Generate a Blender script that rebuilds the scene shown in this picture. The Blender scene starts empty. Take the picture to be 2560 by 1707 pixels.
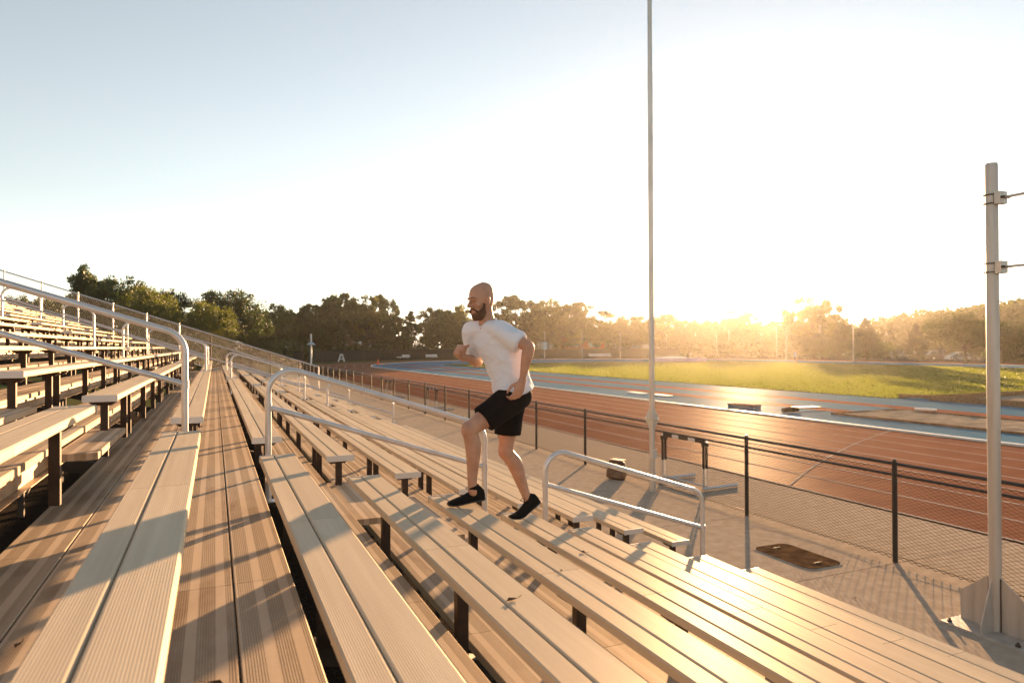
import bpy, bmesh, math, random
import numpy as np
from mathutils import Vector, Matrix, noise as mnoise

S = bpy.context.scene
COL = S.collection
PI = math.pi
random.seed(7)
CAMZ = 2.63

# ---------------------------------------------------------------- camera
YAW, PITCH, ROLL = math.radians(23.55), math.radians(0.42), math.radians(0.25)
fwd = Vector((math.sin(YAW) * math.cos(PITCH), math.cos(YAW) * math.cos(PITCH), math.sin(PITCH)))
rgt0 = Vector((math.cos(YAW), -math.sin(YAW), 0))
up0 = rgt0.cross(fwd)
rgt = rgt0 * math.cos(ROLL) - up0 * math.sin(ROLL)
upv = up0 * math.cos(ROLL) + rgt0 * math.sin(ROLL)
cd = bpy.data.cameras.new('camera')
cam = bpy.data.objects.new('camera', cd)
COL.objects.link(cam)
M = Matrix((rgt, upv, -fwd)).transposed().to_4x4()
M.translation = Vector((0, 0, CAMZ))
cam.matrix_world = M
cd.sensor_width = 36
cd.lens = 24.0
cd.clip_start = 0.05
cd.clip_end = 3000
cd.dof.use_dof = True
cd.dof.focus_distance = 5.7
cd.dof.aperture_fstop = 3.2
S.camera = cam

# ---------------------------------------------------------------- world, sun, exposure
SUN_AZ = math.radians(42.3)      # from +Y towards +X
SUN_EL = math.radians(6.5)
w = bpy.data.worlds.new('World')
S.world = w
w.use_nodes = True
nt = w.node_tree
nt.nodes.clear()
sky = nt.nodes.new('ShaderNodeTexSky')
sky.sky_type = 'NISHITA'
sky.sun_disc = False
sky.sun_elevation = SUN_EL
sky.sun_rotation = SUN_AZ
sky.altitude = 100
sky.air_density = 1.0
sky.dust_density = 0.12
sky.ozone_density = 0.7
bg = nt.nodes.new('ShaderNodeBackground')
bg.inputs['Strength'].default_value = 0.054
wo = nt.nodes.new('ShaderNodeOutputWorld')
hs_ = nt.nodes.new('ShaderNodeHueSaturation'); hs_.inputs['Saturation'].default_value = .48
nt.links.new(sky.outputs[0], hs_.inputs['Color'])
nt.links.new(hs_.outputs[0], bg.inputs[0])
nt.links.new(bg.outputs[0], wo.inputs[0])
sl = bpy.data.lights.new('sun', 'SUN')
sl.energy = 5.0
sl.angle = math.radians(0.45)
sl.color = (1.0, 0.59, 0.29)
so = bpy.data.objects.new('sun', sl)
COL.objects.link(so)
sd = Vector((math.sin(SUN_AZ) * math.cos(SUN_EL), math.cos(SUN_AZ) * math.cos(SUN_EL), math.sin(SUN_EL)))
so.rotation_euler = sd.to_track_quat('Z', 'Y').to_euler()
so.location = sd * 60
S.view_settings.view_transform = 'Standard'
S.view_settings.look = 'None'
S.view_settings.gamma = 1
S.view_settings.use_curve_mapping = False
S.view_settings.exposure = 2.36
S.render.engine = 'CYCLES'
S.cycles.use_denoising = True
S.cycles.volume_bounces = 1
S.cycles.max_bounces = 8
S.cycles.sample_clamp_indirect = 6.0
HAZE_DENSITY = 0.00014
HAZE_G = 0.82

# ---------------------------------------------------------------- helpers
def tag(o, label=None, cat=None, group=None, kind=None):
    if label: o['label'] = label
    if cat: o['category'] = cat
    if group: o['group'] = group
    if kind: o['kind'] = kind
    return o

def place(name, data, parent=None, loc=(0, 0, 0), rot=(0, 0, 0), scale=(1, 1, 1)):
    o = bpy.data.objects.new(name, data)
    COL.objects.link(o)
    o.location = loc
    o.rotation_euler = rot
    o.scale = scale
    if parent is not None: o.parent = parent
    return o

def empty(name, loc=(0, 0, 0), rz=0.0):
    o = place(name, None, None, loc, (0, 0, rz))
    o.empty_display_size = 0.1
    return o

class MB:
    def __init__(s): s.v = []; s.f = []
    def add(s, vs, fs):
        n = len(s.v); s.v += [tuple(p) for p in vs]; s.f += [tuple(i + n for i in f) for f in fs]; return s
    def box(s, x0, x1, y0, y1, z0, z1):
        return s.add([(x0, y0, z0), (x1, y0, z0), (x1, y1, z0), (x0, y1, z0), (x0, y0, z1), (x1, y0, z1), (x1, y1, z1), (x0, y1, z1)],
                     [(0, 3, 2, 1), (4, 5, 6, 7), (0, 1, 5, 4), (1, 2, 6, 5), (2, 3, 7, 6), (3, 0, 4, 7)])
    def prism(s, prof, a0, a1, axis='y'):
        n = len(prof)
        def P(u, w_, a): return {'y': (u, a, w_), 'x': (a, u, w_), 'z': (u, w_, a)}[axis]
        vs = [P(u, w_, a0) for u, w_ in prof] + [P(u, w_, a1) for u, w_ in prof]
        fs = [tuple(range(n)), tuple(range(2 * n - 1, n - 1, -1))] + [(i, i + n, (i + 1) % n + n, (i + 1) % n) for i in range(n)]
        return s.add(vs, fs)
    def cbox(s, x0, x1, y0, y1, z0, z1, c=0.004):
        return s.prism([(x0, z0 + c), (x0, z1 - c), (x0 + c, z1), (x1 - c, z1), (x1, z1 - c), (x1, z0 + c), (x1 - c, z0), (x0 + c, z0)], y0, y1, 'y')
    def tube(s, pts, r, n=8, cap=True):
        pts = [Vector(p) for p in pts]; m = len(pts)
        rs = r if isinstance(r, (list, tuple)) else [r] * m
        vs = []; fs = []; u = None
        for i, p in enumerate(pts):
            t = (pts[min(i + 1, m - 1)] - pts[max(i - 1, 0)]).normalized()
            if u is None:
                u = t.orthogonal().normalized()
            else:
                u = (u - t * u.dot(t)); u = u.normalized() if u.length > 1e-6 else t.orthogonal().normalized()
            b = t.cross(u)
            for k in range(n):
                a = 2 * PI * k / n
                vs.append(p + (u * math.cos(a) + b * math.sin(a)) * rs[i])
        for i in range(m - 1):
            for k in range(n):
                fs.append((i * n + k, i * n + (k + 1) % n, (i + 1) * n + (k + 1) % n, (i + 1) * n + k))
        if cap:
            fs.append(tuple(range(n - 1, -1, -1))); fs.append(tuple((m - 1) * n + k for k in range(n)))
        return s.add(vs, fs)
    def mesh(s, name, mat, smooth=False):
        me = bpy.data.meshes.new(name)
        me.from_pydata(s.v, [], s.f); me.update()
        bm = bmesh.new(); bm.from_mesh(me); bmesh.ops.recalc_face_normals(bm, faces=bm.faces); bm.to_mesh(me); bm.free()
        if mat: me.materials.append(mat)
        if smooth:
            me.polygons.foreach_set('use_smooth', [True] * len(me.polygons))
            try: me.set_sharp_from_angle(angle=math.radians(40))
            except Exception: pass
        return me

def flat(pts, z):      # a flat sheet
    m = MB(); m.add([(x, y, z) for x, y in pts], [tuple(range(len(pts)))]); return m

# ---------------------------------------------------------------- materials
def mat(name, col, rough=0.6, metal=0.0, **kw):
    m = bpy.data.materials.new(name); m.use_nodes = True
    b = m.node_tree.nodes['Principled BSDF']
    b.inputs['Base Color'].default_value = (*col, 1)
    b.inputs['Roughness'].default_value = rough
    b.inputs['Metallic'].default_value = metal
    for k, v in kw.items(): b.inputs[k].default_value = v
    return m

class N:   # small node-graph helper
    def __init__(s, m): s.t = m.node_tree; s.b = s.t.nodes['Principled BSDF']
    def n(s, typ, **kw):
        x = s.t.nodes.new(typ)
        for k, v in kw.items():
            if k in x.inputs.keys() and not hasattr(x, k): x.inputs[k].default_value = v
            elif hasattr(x, k): setattr(x, k, v)
            else: x.inputs[k].default_value = v
        return x
    def l(s, a, b): s.t.links.new(a, b)
    def coord(s, kind='Object', scale=(1, 1, 1)):
        c = s.n('ShaderNodeTexCoord'); mp = s.n('ShaderNodeMapping'); mp.inputs['Scale'].default_value = scale
        s.l(c.outputs[kind], mp.inputs[0]); return mp.outputs[0]
    def pos(s, scale=(1, 1, 1)):
        c = s.n('ShaderNodeNewGeometry'); mp = s.n('ShaderNodeMapping'); mp.inputs['Scale'].default_value = scale
        s.l(c.outputs['Position'], mp.inputs[0]); return mp.outputs[0]
    def noise(s, vec, scale, detail=4, rough=.55):
        x = s.n('ShaderNodeTexNoise'); x.inputs['Scale'].default_value = scale; x.inputs['Detail'].default_value = detail; x.inputs['Roughness'].default_value = rough
        s.l(vec, x.inputs['Vector']); return x.outputs['Fac']
    def ramp(s, fac, stops):
        r = s.n('ShaderNodeValToRGB'); e = r.color_ramp.elements
        while len(e) < len(stops): e.new(0.5)
        for el, (p, c) in zip(e, stops):
            el.position = p; el.color = (*c, 1) if len(c) == 3 else c
        s.l(fac, r.inputs[0]); return r.outputs[0]
    def math(s, op, a, b=None):
        x = s.n('ShaderNodeMath'); x.operation = op
        for i, v in enumerate((a, b)):
            if v is None: continue
            if isinstance(v, (int, float)): x.inputs[i].default_value = v
            else: s.l(v, x.inputs[i])
        return x.outputs[0]
    def mix(s, fac, a, b, typ='MIX'):
        x = s.n('ShaderNodeMix'); x.data_type = 'RGBA'; x.blend_type = typ
        for i, v in ((0, fac), (6, a), (7, b)):
            if isinstance(v, (int, float)): x.inputs[i].default_value = v
            elif isinstance(v, tuple): x.inputs[i].default_value = (*v, 1)
            else: s.l(v, x.inputs[i])
        return x.outputs[2]
    def bump(s, h, strength=.3, dist=.01):
        x = s.n('ShaderNodeBump'); x.inputs['Strength'].default_value = strength; x.inputs['Distance'].default_value = dist
        s.l(h, x.inputs['Height']); s.l(x.outputs[0], s.b.inputs['Normal'])
    def col(s, c): s.l(c, s.b.inputs['Base Color'])
    def matte(s, gloss, rough=.4, tint=(1, 1, 1)):
        '''diffuse surface with a constant share of gloss: powdery or ribbed faces that have no grazing mirror'''
        d = s.n('ShaderNodeBsdfDiffuse')
        for src, dst in (('Base Color', 'Color'), ('Normal', 'Normal')):
            i = s.b.inputs[src]
            if i.is_linked: s.l(i.links[0].from_socket, d.inputs[dst])
            elif src == 'Base Color': d.inputs[dst].default_value = i.default_value
        o = d.outputs[0]
        if gloss:
            q = s.n('ShaderNodeBsdfGlossy'); q.inputs['Roughness'].default_value = rough; q.inputs['Color'].default_value = (*tint, 1)
            if s.b.inputs['Normal'].is_linked: s.l(s.b.inputs['Normal'].links[0].from_socket, q.inputs['Normal'])
            x = s.n('ShaderNodeMixShader'); x.inputs[0].default_value = gloss
            s.l(o, x.inputs[1]); s.l(q.outputs[0], x.inputs[2]); o = x.outputs[0]
        s.l(o, s.t.nodes['Material Output'].inputs['Surface'])

def noisy(name, c0, c1, scale=3, rough=.8, metal=0.0, bscale=None, bstr=.3, bdist=.01, coords='pos', stretch=(1, 1, 1), lo=.35, hi=.65, spec=.5, gl=0, **kw):
    m = mat(name, c0, rough, metal, **kw); g = N(m); g.b.inputs['Specular IOR Level'].default_value = spec
    v = g.pos(stretch) if coords == 'pos' else g.coord('Object', stretch)
    g.col(g.ramp(g.noise(v, scale, 6), [(lo, c0), (hi, c1)]))
    if bscale: g.bump(g.noise(v, bscale, 4), bstr, bdist)
    if spec < .1: g.matte(gl, .5)
    return m

def board_mat(name, c0, c1, rib, metal, rough, stain=None, bands=False, gloss=.2):
    m = mat(name, c0, rough, metal); g = N(m); g.b.inputs['Specular IOR Level'].default_value = .14
    v = g.coord('Object')
    oi = g.n('ShaderNodeObjectInfo')
    off = g.n('ShaderNodeVectorMath'); off.operation = 'ADD'
    sc = g.n('ShaderNodeVectorMath'); sc.operation = 'SCALE'; sc.inputs['Scale'].default_value = 37.0
    cmb = g.n('ShaderNodeCombineXYZ'); 
    for i in range(3): g.l(oi.outputs['Random'], cmb.inputs[i])
    g.l(cmb.outputs[0], sc.inputs[0]); g.l(v, off.inputs[0]); g.l(sc.outputs[0], off.inputs[1])
    mp = g.n('ShaderNodeMapping'); mp.inputs['Scale'].default_value = (18, .55, 6); g.l(off.outputs[0], mp.inputs[0])
    streak = g.noise(mp.outputs[0], 1.6, 6, .6)
    c = g.ramp(streak, [(.3, c0), (.7, c1)])
    mp2 = g.n('ShaderNodeMapping'); mp2.inputs['Scale'].default_value = (3, 1, 1); g.l(off.outputs[0], mp2.inputs[0])
    blot = g.noise(mp2.outputs[0], 1.3, 5, .6)
    c = g.mix(g.math('MULTIPLY', oi.outputs['Random'], .35), c, (c0[0] * .8, c0[1] * .8, c0[2] * .8))
    if stain:
        f = g.ramp(blot, [(.52, (0, 0, 0)), (.72, (1, 1, 1))])
        c = g.mix(g.math('MULTIPLY', f, .75), c, stain)
        fine = g.noise(off.outputs[0], 60, 3)
        c = g.mix(g.math('MULTIPLY', fine, .35), c, stain)
    sx = g.n('ShaderNodeSeparateXYZ'); g.l(v, sx.inputs[0])
    wave = g.math('SINE', g.math('MULTIPLY', sx.outputs[0], 2 * PI / rib))
    if bands:       # smooth strips between the ribbed bands
        b1 = g.math('SINE', g.math('MULTIPLY', sx.outputs[0], 2 * PI / .098))
        msk = g.math('GREATER_THAN', b1, -.42)
        wave = g.math('MULTIPLY', wave, msk)
        c = g.mix(g.math('MULTIPLY', g.math('SUBTRACT', 1.0, msk), .45), c, (min(1, c1[0] * 1.3), min(1, c1[1] * 1.3), min(1, c1[2] * 1.32)))
        c = g.mix(g.math('MULTIPLY', g.math('LESS_THAN', wave, -.35), .35), c, (c0[0] * .35, c0[1] * .33, c0[2] * .3))
    else:
        c = g.mix(g.math('MULTIPLY', g.math('LESS_THAN', wave, -.5), .17), c, (c0[0] * .6, c0[1] * .6, c0[2] * .6))
    g.col(c)
    rr = g.n('ShaderNodeMapRange'); rr.inputs['To Min'].default_value = rough - .08; rr.inputs['To Max'].default_value = rough + .12
    g.l(blot, rr.inputs['Value']); g.l(rr.outputs[0], g.b.inputs['Roughness'])
    h = g.math('ADD', g.math('MULTIPLY', wave, .5), g.math('MULTIPLY', g.noise(off.outputs[0], 9, 2), .6))
    g.bump(h, .28, .0012)
    g.matte(gloss, rough, (.95, .88, .78))
    return m

M_SEAT = board_mat('anodised aluminium seat', (.52, .425, .31), (.64, .54, .405), .0068, .05, .42, gloss=.038)
M_TREAD = board_mat('weathered aluminium footboard', (.40, .325, .24), (.51, .42, .32), .0085, .08, .55, stain=(.20, .125, .075), bands=True, gloss=.05)
M_CAP = mat('end cap aluminium', (.55, .55, .56), .45, .5)
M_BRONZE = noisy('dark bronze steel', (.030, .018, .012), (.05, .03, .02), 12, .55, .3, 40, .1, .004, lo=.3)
M_TUBE = noisy('satin aluminium tube', (.50, .51, .53), (.60, .60, .62), 9, .34, .55, 60, .05, .002)
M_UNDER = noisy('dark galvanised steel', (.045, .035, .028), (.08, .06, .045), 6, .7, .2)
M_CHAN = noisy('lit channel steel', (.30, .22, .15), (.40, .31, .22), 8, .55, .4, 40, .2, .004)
M_BLACKV = noisy('black vinyl fence', (.012, .010, .009), (.022, .018, .015), 20, .45)
M_WIRE = mat('black vinyl wire', (.012, .010, .008), .5, .0); N(M_WIRE).matte(.015, .35)
M_GWIRE = mat('galvanised wire', (.22, .21, .20), .45, .5)
M_GALV = noisy('galvanised pole', (.44, .42, .39), (.58, .55, .51), 7, .42, .55, 60, .15, .003, stretch=(1, 1, .25))
M_RUST = noisy('rust streaked pole', (.40, .37, .33), (.54, .50, .46), 5, .5, .4, 50, .2, .003, stretch=(2, 2, .15))
M_WELD = noisy('rusty weld', (.06, .035, .02), (.12, .07, .04), 30, .8)
M_CONC = noisy('concrete slab', (.36, .29, .225), (.44, .365, .285), 7, .9, 0, 160, .55, .004, spec=.02)
M_GRAV = noisy('gravel', (.025, .021, .018), (.07, .06, .05), 45, .95, 0, 60, 1, .02, spec=.03)
M_TRACK = noisy('rubber track', (.19, .080, .044), (.24, .104, .058), 1.2, .85, 0, 230, .5, .003, spec=.02, gl=.014)
M_BLUE = noisy('blue track surface', (.065, .155, .24), (.10, .21, .30), .45, .7, 0, 200, .4, .003, stretch=(1, .35, 1), spec=.02, gl=.012)
M_RUN = noisy('orange runway', (.20, .080, .048), (.25, .10, .06), 1, .8, 0, 200, .4, .003, spec=.02, gl=.012)
M_LINE = noisy('track paint', (.40, .34, .30), (.52, .46, .41), 3, .6, spec=.03)
M_WHITE = noisy('white painted', (.70, .69, .67), (.80, .79, .77), 4, .5)
M_SAND = noisy('sand pit', (.22, .19, .155), (.33, .29, .235), 2.4, .95, 0, 5, 1, .06, spec=.03)
M_TIMBER = noisy('timber edging', (.20, .11, .06), (.30, .18, .10), 9, .8, spec=.03)
M_SOIL = noisy('dry field ground', (.075, .085, .03), (.12, .11, .05), .3, .95, 0, 20, .5, .02, spec=.03)
M_ASPH = noisy('asphalt', (.07, .068, .066), (.10, .095, .09), 2, .85, spec=.03)
M_RUBBER = mat('black rubber', (.015, .014, .013), .7)
M_GLASS = mat('dark window glass', (.02, .025, .03), .08)
M_BARK = noisy('bark', (.05, .035, .024), (.09, .065, .045), 8, .9)
M_SCREEN = noisy('black windscreen mesh', (.014, .013, .011), (.022, .02, .017), 1.5, .85)

def leaf_mat(name, c0, c1, trans=.45):
    m = mat(name, c0, .55); g = N(m)
    oi = g.n('ShaderNodeObjectInfo')
    v = g.coord('Object')
    f = g.noise(v, 9, 3)
    c = g.ramp(f, [(.35, c0), (.65, c1)])
    c = g.mix(g.math('MULTIPLY', oi.outputs['Random'], .4), c, (c1[0] * 1.25, c1[1] * 1.05, c1[2] * .8))
    g.col(c)
    t = g.n('ShaderNodeBsdfTranslucent')
    tc = g.mix(1.0, c, (1.5, 1.6, .6), 'MULTIPLY')
    g.l(tc, t.inputs['Color'])
    ms = g.n('ShaderNodeMixShader'); ms.inputs[0].default_value = trans
    g.l(g.b.outputs[0], ms.inputs[1]); g.l(t.outputs[0], ms.inputs[2])
    g.l(ms.outputs[0], g.t.nodes['Material Output'].inputs['Surface'])
    return m
M_LEAF = leaf_mat('green leaves', (.026, .044, .011), (.050, .070, .017), .27)
M_LEAF2 = leaf_mat('yellow green leaves', (.060, .075, .018), (.095, .105, .026), .4)
M_NEEDLE = leaf_mat('conifer needles', (.018, .028, .012), (.028, .040, .016), .15)
M_GRASS = leaf_mat('grass blades', (.080, .108, .026), (.125, .142, .036), .45)
M_TURF = noisy('turf soil', (.05, .07, .018), (.085, .10, .03), 1.2, .95, 0, 30, .6, .03, spec=.03)

# ================================================================= SETTING
def sheet(name, pts, z, m, kind='structure', parent=None):
    o = place(name, flat(pts, z).mesh(name, m), parent)
    if kind and parent is None: o['kind'] = kind
    return o

# ground as one sheet to the horizon, 6 cm below everything else
o = sheet('ground', [(-300, -300), (700, -300), (700, 700), (-300, 700)], -0.06, M_SOIL)
tag(o, 'dry grassy ground stretching away around the stand and beyond the track')
o = sheet('gravel_bed', [(-16, -8), (5.02, -8), (5.02, 34), (-16, 34)], -0.03, M_GRAV); tag(o, 'dark gravel under the bleachers')

# stadium shaped track
TX, TY = 55.5, 87.0
R0 = TX - 19.05
def stadium(r, y0=-40.0, n=72, x_far=True):
    pts = [(TX - r, y0), (TX - r, TY)]
    for i in range(1, n):
        a = PI - PI * i / n
        pts.append((TX + r * math.cos(a), TY + r * math.sin(a)))
    pts += [(TX + r, TY), (TX + r, y0)]
    return pts
def ring(ra, rb, z, y0=-40.0):
    A, B = stadium(ra, y0), stadium(rb, y0); n = len(A)
    m = MB(); m.add([(x, y, z) for x, y in A] + [(x, y, z) for x, y in B], [(i, i + 1, n + i + 1, n + i) for i in range(n - 1)])
    return m
LW = 1.1563
track = place('track', ring(R0, R0 + 8 * LW, 0.0).mesh('track', M_TRACK)); tag(track, 'red rubber running track with white lane lines', kind='structure')
for i in range(1, 9):
    place('lane_line', ring(R0 + i * LW - .03 - (.05 if i == 8 else 0), R0 + i * LW + .03 - (.05 if i == 8 else 0), .005).mesh('lane_line', M_LINE), track)
# curved relay start mark across the lanes
m = MB(); c = []
for i in range(25):
    t = i / 24
    c.append((9.95 + 9.0 * t, 9.7 + 6.0 * t - 1.2 * t * t))
nrm = [(-.55, .83)] * 25
m.add([(x, y, .009) for x, y in c] + [(x - .022, y + .030, .009) for x, y in c], [(i, i + 1, 25 + i + 1, 25 + i) for i in range(24)])
place('start_line', m.mesh('start_line', M_LINE), track)
infield = place('infield_apron', MB().add([(x, y, -.004) for x, y in stadium(R0)], [tuple(range(len(stadium(R0))))]).mesh('infield_apron', M_BLUE))
tag(infield, 'blue rubber apron and curve zone inside the track', kind='structure')
for xa, xb in ((22.4, 23.5), (25.85, 27.0)):
    place('runway_strip', flat([(xa, -30), (xb, -30), (xb, 104), (xa, 104)], .001).mesh('runway_strip', M_RUN), infield)
# white raised kerb, in lengths
kerb = empty('kerb'); tag(kerb, 'white raised aluminium kerb along the inside lane', kind='structure')
A, B = stadium(R0 - .10, n=60), stadium(R0 + .02, n=60)
seg = []
for i in range(len(A) - 1):
    L = math.dist(A[i], A[i + 1]); k = max(1, round(L / 4.0))
    for j in range(k):
        f0, f1 = j / k, (j + 1) / k - .025 / L
        P = lambda Q, f: (Q[i][0] + (Q[i + 1][0] - Q[i][0]) * f, Q[i][1] + (Q[i + 1][1] - Q[i][1]) * f)
        seg.append((P(A, f0), P(A, f1), P(B, f1), P(B, f0)))
for q in seg:
    if q[0][1] < 4 and q[0][0] < 30: continue
    mb = MB(); mb.add([(x, y, .0) for x, y in q] + [(x, y, .055) for x, y in q], [(3, 2, 1, 0), (4, 5, 6, 7), (0, 1, 5, 4), (1, 2, 6, 5), (2, 3, 7, 6), (3, 0, 4, 7)])
    place('kerb_length', mb.mesh('kerb_length', M_WHITE), kerb)

# grass infield: soil sheet and blades
turf = sheet('turf', [(30.3, 23.2), (33.0, 23.2), (41.5, 23.6), (41.5, -30), (80, -30), (80, 90), (76, 96), (36, 96), (30.3, 92)], .003, M_TURF); tag(turf, 'green grass infield inside the track')
rng = np.random.default_rng(3)
def quads_mesh(name, C, A, B, m):
    n = len(C); V = np.empty((n, 4, 3), np.float32)
    V[:, 0] = C - A - B; V[:, 1] = C + A - B; V[:, 2] = C + A + B; V[:, 3] = C - A + B
    me = bpy.data.meshes.new(name)
    me.vertices.add(4 * n); me.vertices.foreach_set('co', V.reshape(-1))
    me.loops.add(4 * n); me.loops.foreach_set('vertex_index', np.arange(4 * n, dtype=np.int32))
    me.polygons.add(n); me.polygons.foreach_set('loop_start', np.arange(0, 4 * n, 4, dtype=np.int32))
    try: me.polygons.foreach_set('loop_total', np.full(n, 4, np.int32))
    except Exception: pass
    me.update(calc_edges=True); me.materials.append(m)
    return me
def grass_pts(n, x0, x1, y0, y1): return np.c_[rng.uniform(x0, x1, n), rng.uniform(y0, y1, n)]
P = np.concatenate([grass_pts(70000, 30.4, 46, 23.3, 95), grass_pts(40000, 46, 60, 23, 96), grass_pts(30000, 60, 80, 20, 92), grass_pts(9000, 41.6, 60, 12, 23)])
dist = np.hypot(P[:, 0], P[:, 1]); n = len(P)
hh = (.018 + .014 * rng.random(n)) * (1 + dist / 160); ww = .035 * (dist / 45) * (.6 + .8 * rng.random(n))
ph = rng.uniform(0, 2 * PI, n); tl = rng.normal(0, .35, (n, 2))
C = np.c_[P, hh + .003]; A_ = np.c_[np.cos(ph) * ww, np.sin(ph) * ww, np.zeros(n)]; B_ = np.c_[tl * hh[:, None], hh]
o = place('grass', quads_mesh('grass', C, A_, B_, M_GRASS)); tag(o, 'sunlit short grass on the infield', 'grass', kind='stuff')

# concrete pavement in slabs between stand and track, joints at the fence posts
pave = empty('pavement'); tag(pave, 'pale concrete pavement between the bleachers and the track', kind='structure')
mb = MB(); mb.cbox(5.02, 9.745, -1.251, 1.251, -.12, 0, .006); slab = mb.mesh('slab', M_CONC)
for i in range(-4, 27):
    place('slab', slab, pave, (0, 5.72 + 2.515 * i + 1.2575, 0))

# path and grass strip beyond the stand, road beyond the track
o = sheet('path', [(-2.5, 36), (5.0, 36), (5.0, 140), (3.0, 140), (-2.5, 60)], -.02, M_ASPH); tag(o, 'grey path beyond the far end of the bleachers')
o = sheet('road', [(101, 40), (140, 40), (128, 150), (101, 135)], -.02, M_ASPH); tag(o, 'grey access road and car park beyond the track on the right')

# sand pits
def pit(pts, label, h=.04):
    e = empty('sand_pit', (pts[0][0], pts[0][1], 0)); tag(e, label, 'sand pit')
    px, py = pts[0]
    mb = MB(); nx, ny = 26, 40
    xs = [p[0] for p in pts]; ys = [p[1] for p in pts]
    x0, x1, y0, y1 = min(xs) - px, max(xs) - px, min(ys) - py, max(ys) - py
    vs = []
    for j in range(ny + 1):
        for i in range(nx + 1):
            x = x0 + (x1 - x0) * i / nx; y = y0 + (y1 - y0) * j / ny
            vs.append((x, y, .012 + .05 * (mnoise.noise((x * 1.3 + px, y * 1.3, 0)) + .6 * mnoise.noise((x * 4, y * 4, px))) + .02))
    fs = [(j * (nx + 1) + i, j * (nx + 1) + i + 1, (j + 1) * (nx + 1) + i + 1, (j + 1) * (nx + 1) + i) for j in range(ny) for i in range(nx)]
    mb.add(vs, fs); s = place('sand', mb.mesh('sand', M_SAND, True), e); s['kind'] = 'stuff'
    for (a, b, c_, d) in ((x0 - .1, x0, y0, y1), (x1, x1 + .1, y0, y1), (x0 - .1, x1 + .1, y1, y1 + .1)):
        mb = MB(); mb.box(a, b, c_, d, -.05, h + .03); place('timber_edge', mb.mesh('timber_edge', M_TIMBER), e)
pit([(21.6, 8.0), (25.0, 8.0), (25.0, 18.9), (21.6, 18.9)], 'long raked sand pit with thin timber edging beside the white kerb')
pit([(31.0, 6.0), (40.5, 6.0), (40.5, 21.6), (31.0, 21.6)], 'wide sandy pit with raised timber border at the grass edge', .22)

# ================================================================= GRANDSTAND
def zs(k): return 2.07 - .1955 * (k - 1)       # seat top
def x0(k): return -.32 + .607 * (k - 1)        # seat left edge
def zt(k): return zs(k) - .43                  # footboard level
K0, K1 = -13, 9
YA, YE = -3.2, 32.2
AISLES = [(5.06, 6.10), (18.12, 19.16), (24.9, 25.94)]
SECT = [(YA, 5.06), (6.10, 18.12), (19.16, 24.9), (25.94, YE)]
JOINTS = [-2.17, 3.1, 8.37, 13.64, 18.91, 24.18, 29.45]

stand = empty('grandstand', (0, 0, 0)); tag(stand, 'stepped aluminium grandstand of ribbed footboards on dark steel framing', 'grandstand')
plank_cache = {}
def plank_mesh(wd, L):
    key = (round(wd, 3), round(L, 2))
    if key not in plank_cache:
        mb = MB(); mb.cbox(-wd / 2, wd / 2, -L / 2, L / 2, -.045, 0, .004); plank_cache[key] = mb.mesh('plank', M_TREAD)
    return plank_cache[key]
def cuts(a, b, shift=0.0):
    js = [j + shift for j in JOINTS if a + .3 < j + shift < b - .3]
    e = [a] + js + [b]
    return list(zip(e[:-1], e[1:]))
for k in range(K0, K1):
    if k == 0: continue
    fb = empty('footboard', (0, 0, zt(k))); fb.parent = stand
    if k == 1: xs = [-.955, -.668, -.422, -.176, .072, .31]; fb['label'] = 'wide walkway of five ribbed planks'
    elif k >= 2: xs = [x0(k) + .20, x0(k) + .365, x0(k) + .527, x0(k) + .612]
    elif k >= -4: xs = [x0(k) + .20, x0(k) + .41, x0(k) + .62]
    else: xs = [x0(k) + .15, x0(k) + .62]
    for j in range(len(xs) - 1):
        wd = xs[j + 1] - xs[j] - .006
        for ya, yb in cuts(YA, YE, .8 if (k == 1 and j < 2) else 0.0) if k > -5 else [(YA, 14), (14, YE)]:
            place('plank', plank_mesh(wd, yb - ya - .004), fb, ((xs[j] + xs[j + 1]) / 2, (ya + yb) / 2, -.0015 * (j % 2)))
    # step nosing in each aisle
    if k >= -8:
        for (a, b) in AISLES:
            if k == 1 or k == 8: continue
            xe = xs[-1] + .008
            place('aisle_step', plank_mesh(.24, b - a + .40), fb, (xe + .12, (a + b) / 2 + .08, -.05))
# steel channel along the upper section, front of the open riser
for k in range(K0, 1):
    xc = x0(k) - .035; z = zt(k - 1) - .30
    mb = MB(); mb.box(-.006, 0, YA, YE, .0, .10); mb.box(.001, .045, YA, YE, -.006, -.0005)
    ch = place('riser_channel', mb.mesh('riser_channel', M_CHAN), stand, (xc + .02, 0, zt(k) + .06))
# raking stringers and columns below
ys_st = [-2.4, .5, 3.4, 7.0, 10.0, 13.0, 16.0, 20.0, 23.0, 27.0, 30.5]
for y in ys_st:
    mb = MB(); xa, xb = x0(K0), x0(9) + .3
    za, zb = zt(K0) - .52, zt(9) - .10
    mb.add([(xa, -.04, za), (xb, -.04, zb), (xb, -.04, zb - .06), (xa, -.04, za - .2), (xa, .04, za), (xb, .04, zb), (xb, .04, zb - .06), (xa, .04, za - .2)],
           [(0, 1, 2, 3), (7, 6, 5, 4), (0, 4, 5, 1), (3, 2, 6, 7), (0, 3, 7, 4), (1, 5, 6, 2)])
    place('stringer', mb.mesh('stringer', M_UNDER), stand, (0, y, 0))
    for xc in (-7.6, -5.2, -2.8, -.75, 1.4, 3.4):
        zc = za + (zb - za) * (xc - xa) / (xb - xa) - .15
        mb = MB(); mb.box(-.04, .04, -.039, .039, -.03, zc); place('column', mb.mesh('column', M_UNDER), stand, (xc, y, 0))
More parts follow.
